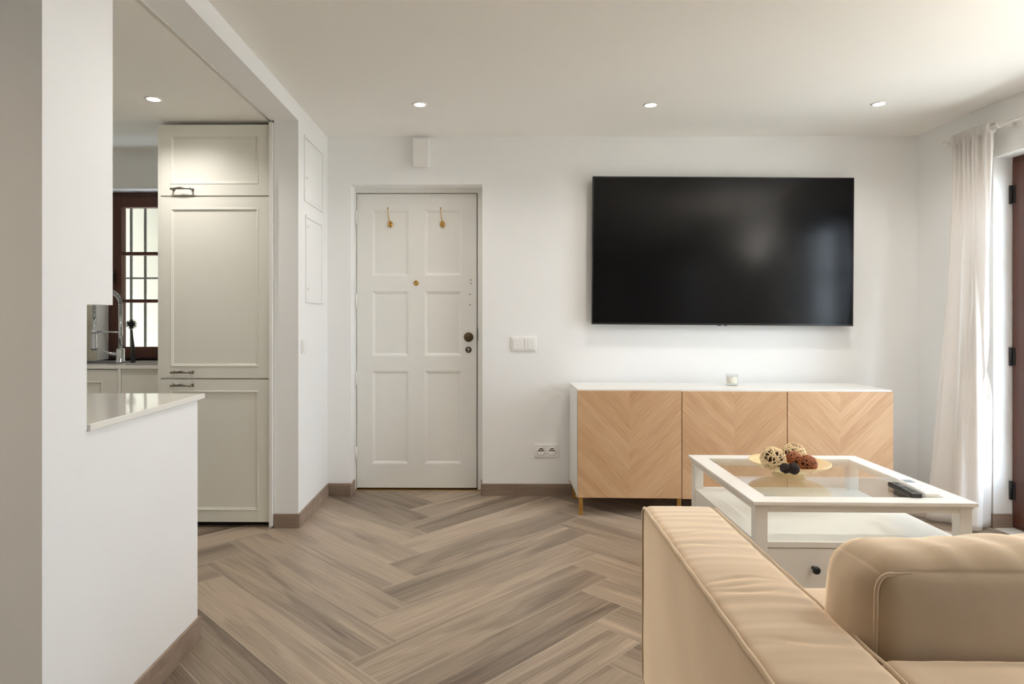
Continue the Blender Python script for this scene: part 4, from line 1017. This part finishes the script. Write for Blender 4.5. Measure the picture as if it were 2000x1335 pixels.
def cush_w(p, n):
    d_ = 0.006 * noise.noise(Vector((p.x * 5, p.y * 6, p.z * 5)))
    d_ += 0.010 * max(0, n.z) * max(0, 1 - (p.y / 0.1) ** 2) * max(0, 1 - (abs(p.x) / 0.37) ** 6)
    if n.z > 0.2: d_ += 0.0050 * noise.noise(Vector((p.x * 22 + p.y * 12, p.y * 5, 0))) * min(1, 1.2 - abs(p.y) * 3)
    d_ += 0.003 * noise.noise(Vector((p.x * 14, p.y * 14, p.z * 14))) * max(0, 1 - abs(p.x + 0.34) * 7)
    d_ += 0.0022 * math.sin(p.x * 70 + 5 * noise.noise(p * 9)) * max(0, n.z) * math.exp(-((p.y + 0.07) / 0.04) ** 2) * (0.5 + noise.noise(Vector((p.x * 6, 3, 1))))
    return d_
for i in range(2):
    cw = SWI / 2; ch = 0.340; cd = 0.182
    bq = rounded((cw / 2 - 0.004, cd / 2, ch / 2), 0.052, (50, 16, 24), 0.018, cush_w)
    for v in bq.verts: v.co.x *= 1 - 0.03 * v.co.z / (ch / 2)
    o = obj('back_cushion', bq, 'velvet', s, loc=(AW + cw * (i + 0.5) + 0.002, yf_b + 0.018 + cd / 2, 0.555), rot=(R(-4), 0, 0))
    for ys in (-1, 1):
        b = bmesh.new(); pts = []; X_, Z_ = cw / 2 - 0.016, ch / 2 - 0.016; rc = 0.03
        for (cx_, cz_, a0_) in ((X_ - rc, Z_ - rc, 0), (-X_ + rc, Z_ - rc, 90), (-X_ + rc, -Z_ + rc, 180), (X_ - rc, -Z_ + rc, 270)):
            for q in range(9): a = R(a0_ + q * 90 / 8); pts.append((cx_ + rc * math.cos(a), ys * (cd / 2 - 0.0145), cz_ + rc * math.sin(a)))
        full = []
        for A_, B_ in zip(pts, pts[1:] + pts[:1]):
            m__ = max(1, int(math.dist(A_, B_) / 0.012))
            for q in range(m__): full.append(Vector(A_).lerp(Vector(B_), q / m__))
        full = [v + Vector((0, 0, 0.0012 * math.sin(k * 0.8))) for k, v in enumerate(full)]
        for v in full: v.x *= 1 - 0.03 * v.z / (ch / 2)
        tube(b, full, 0.0034, 6, closed=True); obj('piping', b, 'velvet', o)
for x in (0.10, AW * 2 + SWI - 0.10):
    for y in (-0.08, -AD + 0.08):
        b = bmesh.new(); lathe(b, [(0, 0), (0.018, 0), (0.024, 0.10), (0, 0.10)], 16, Matrix.Translation((x, y, 0))); obj('leg', b, 'blackm', s)
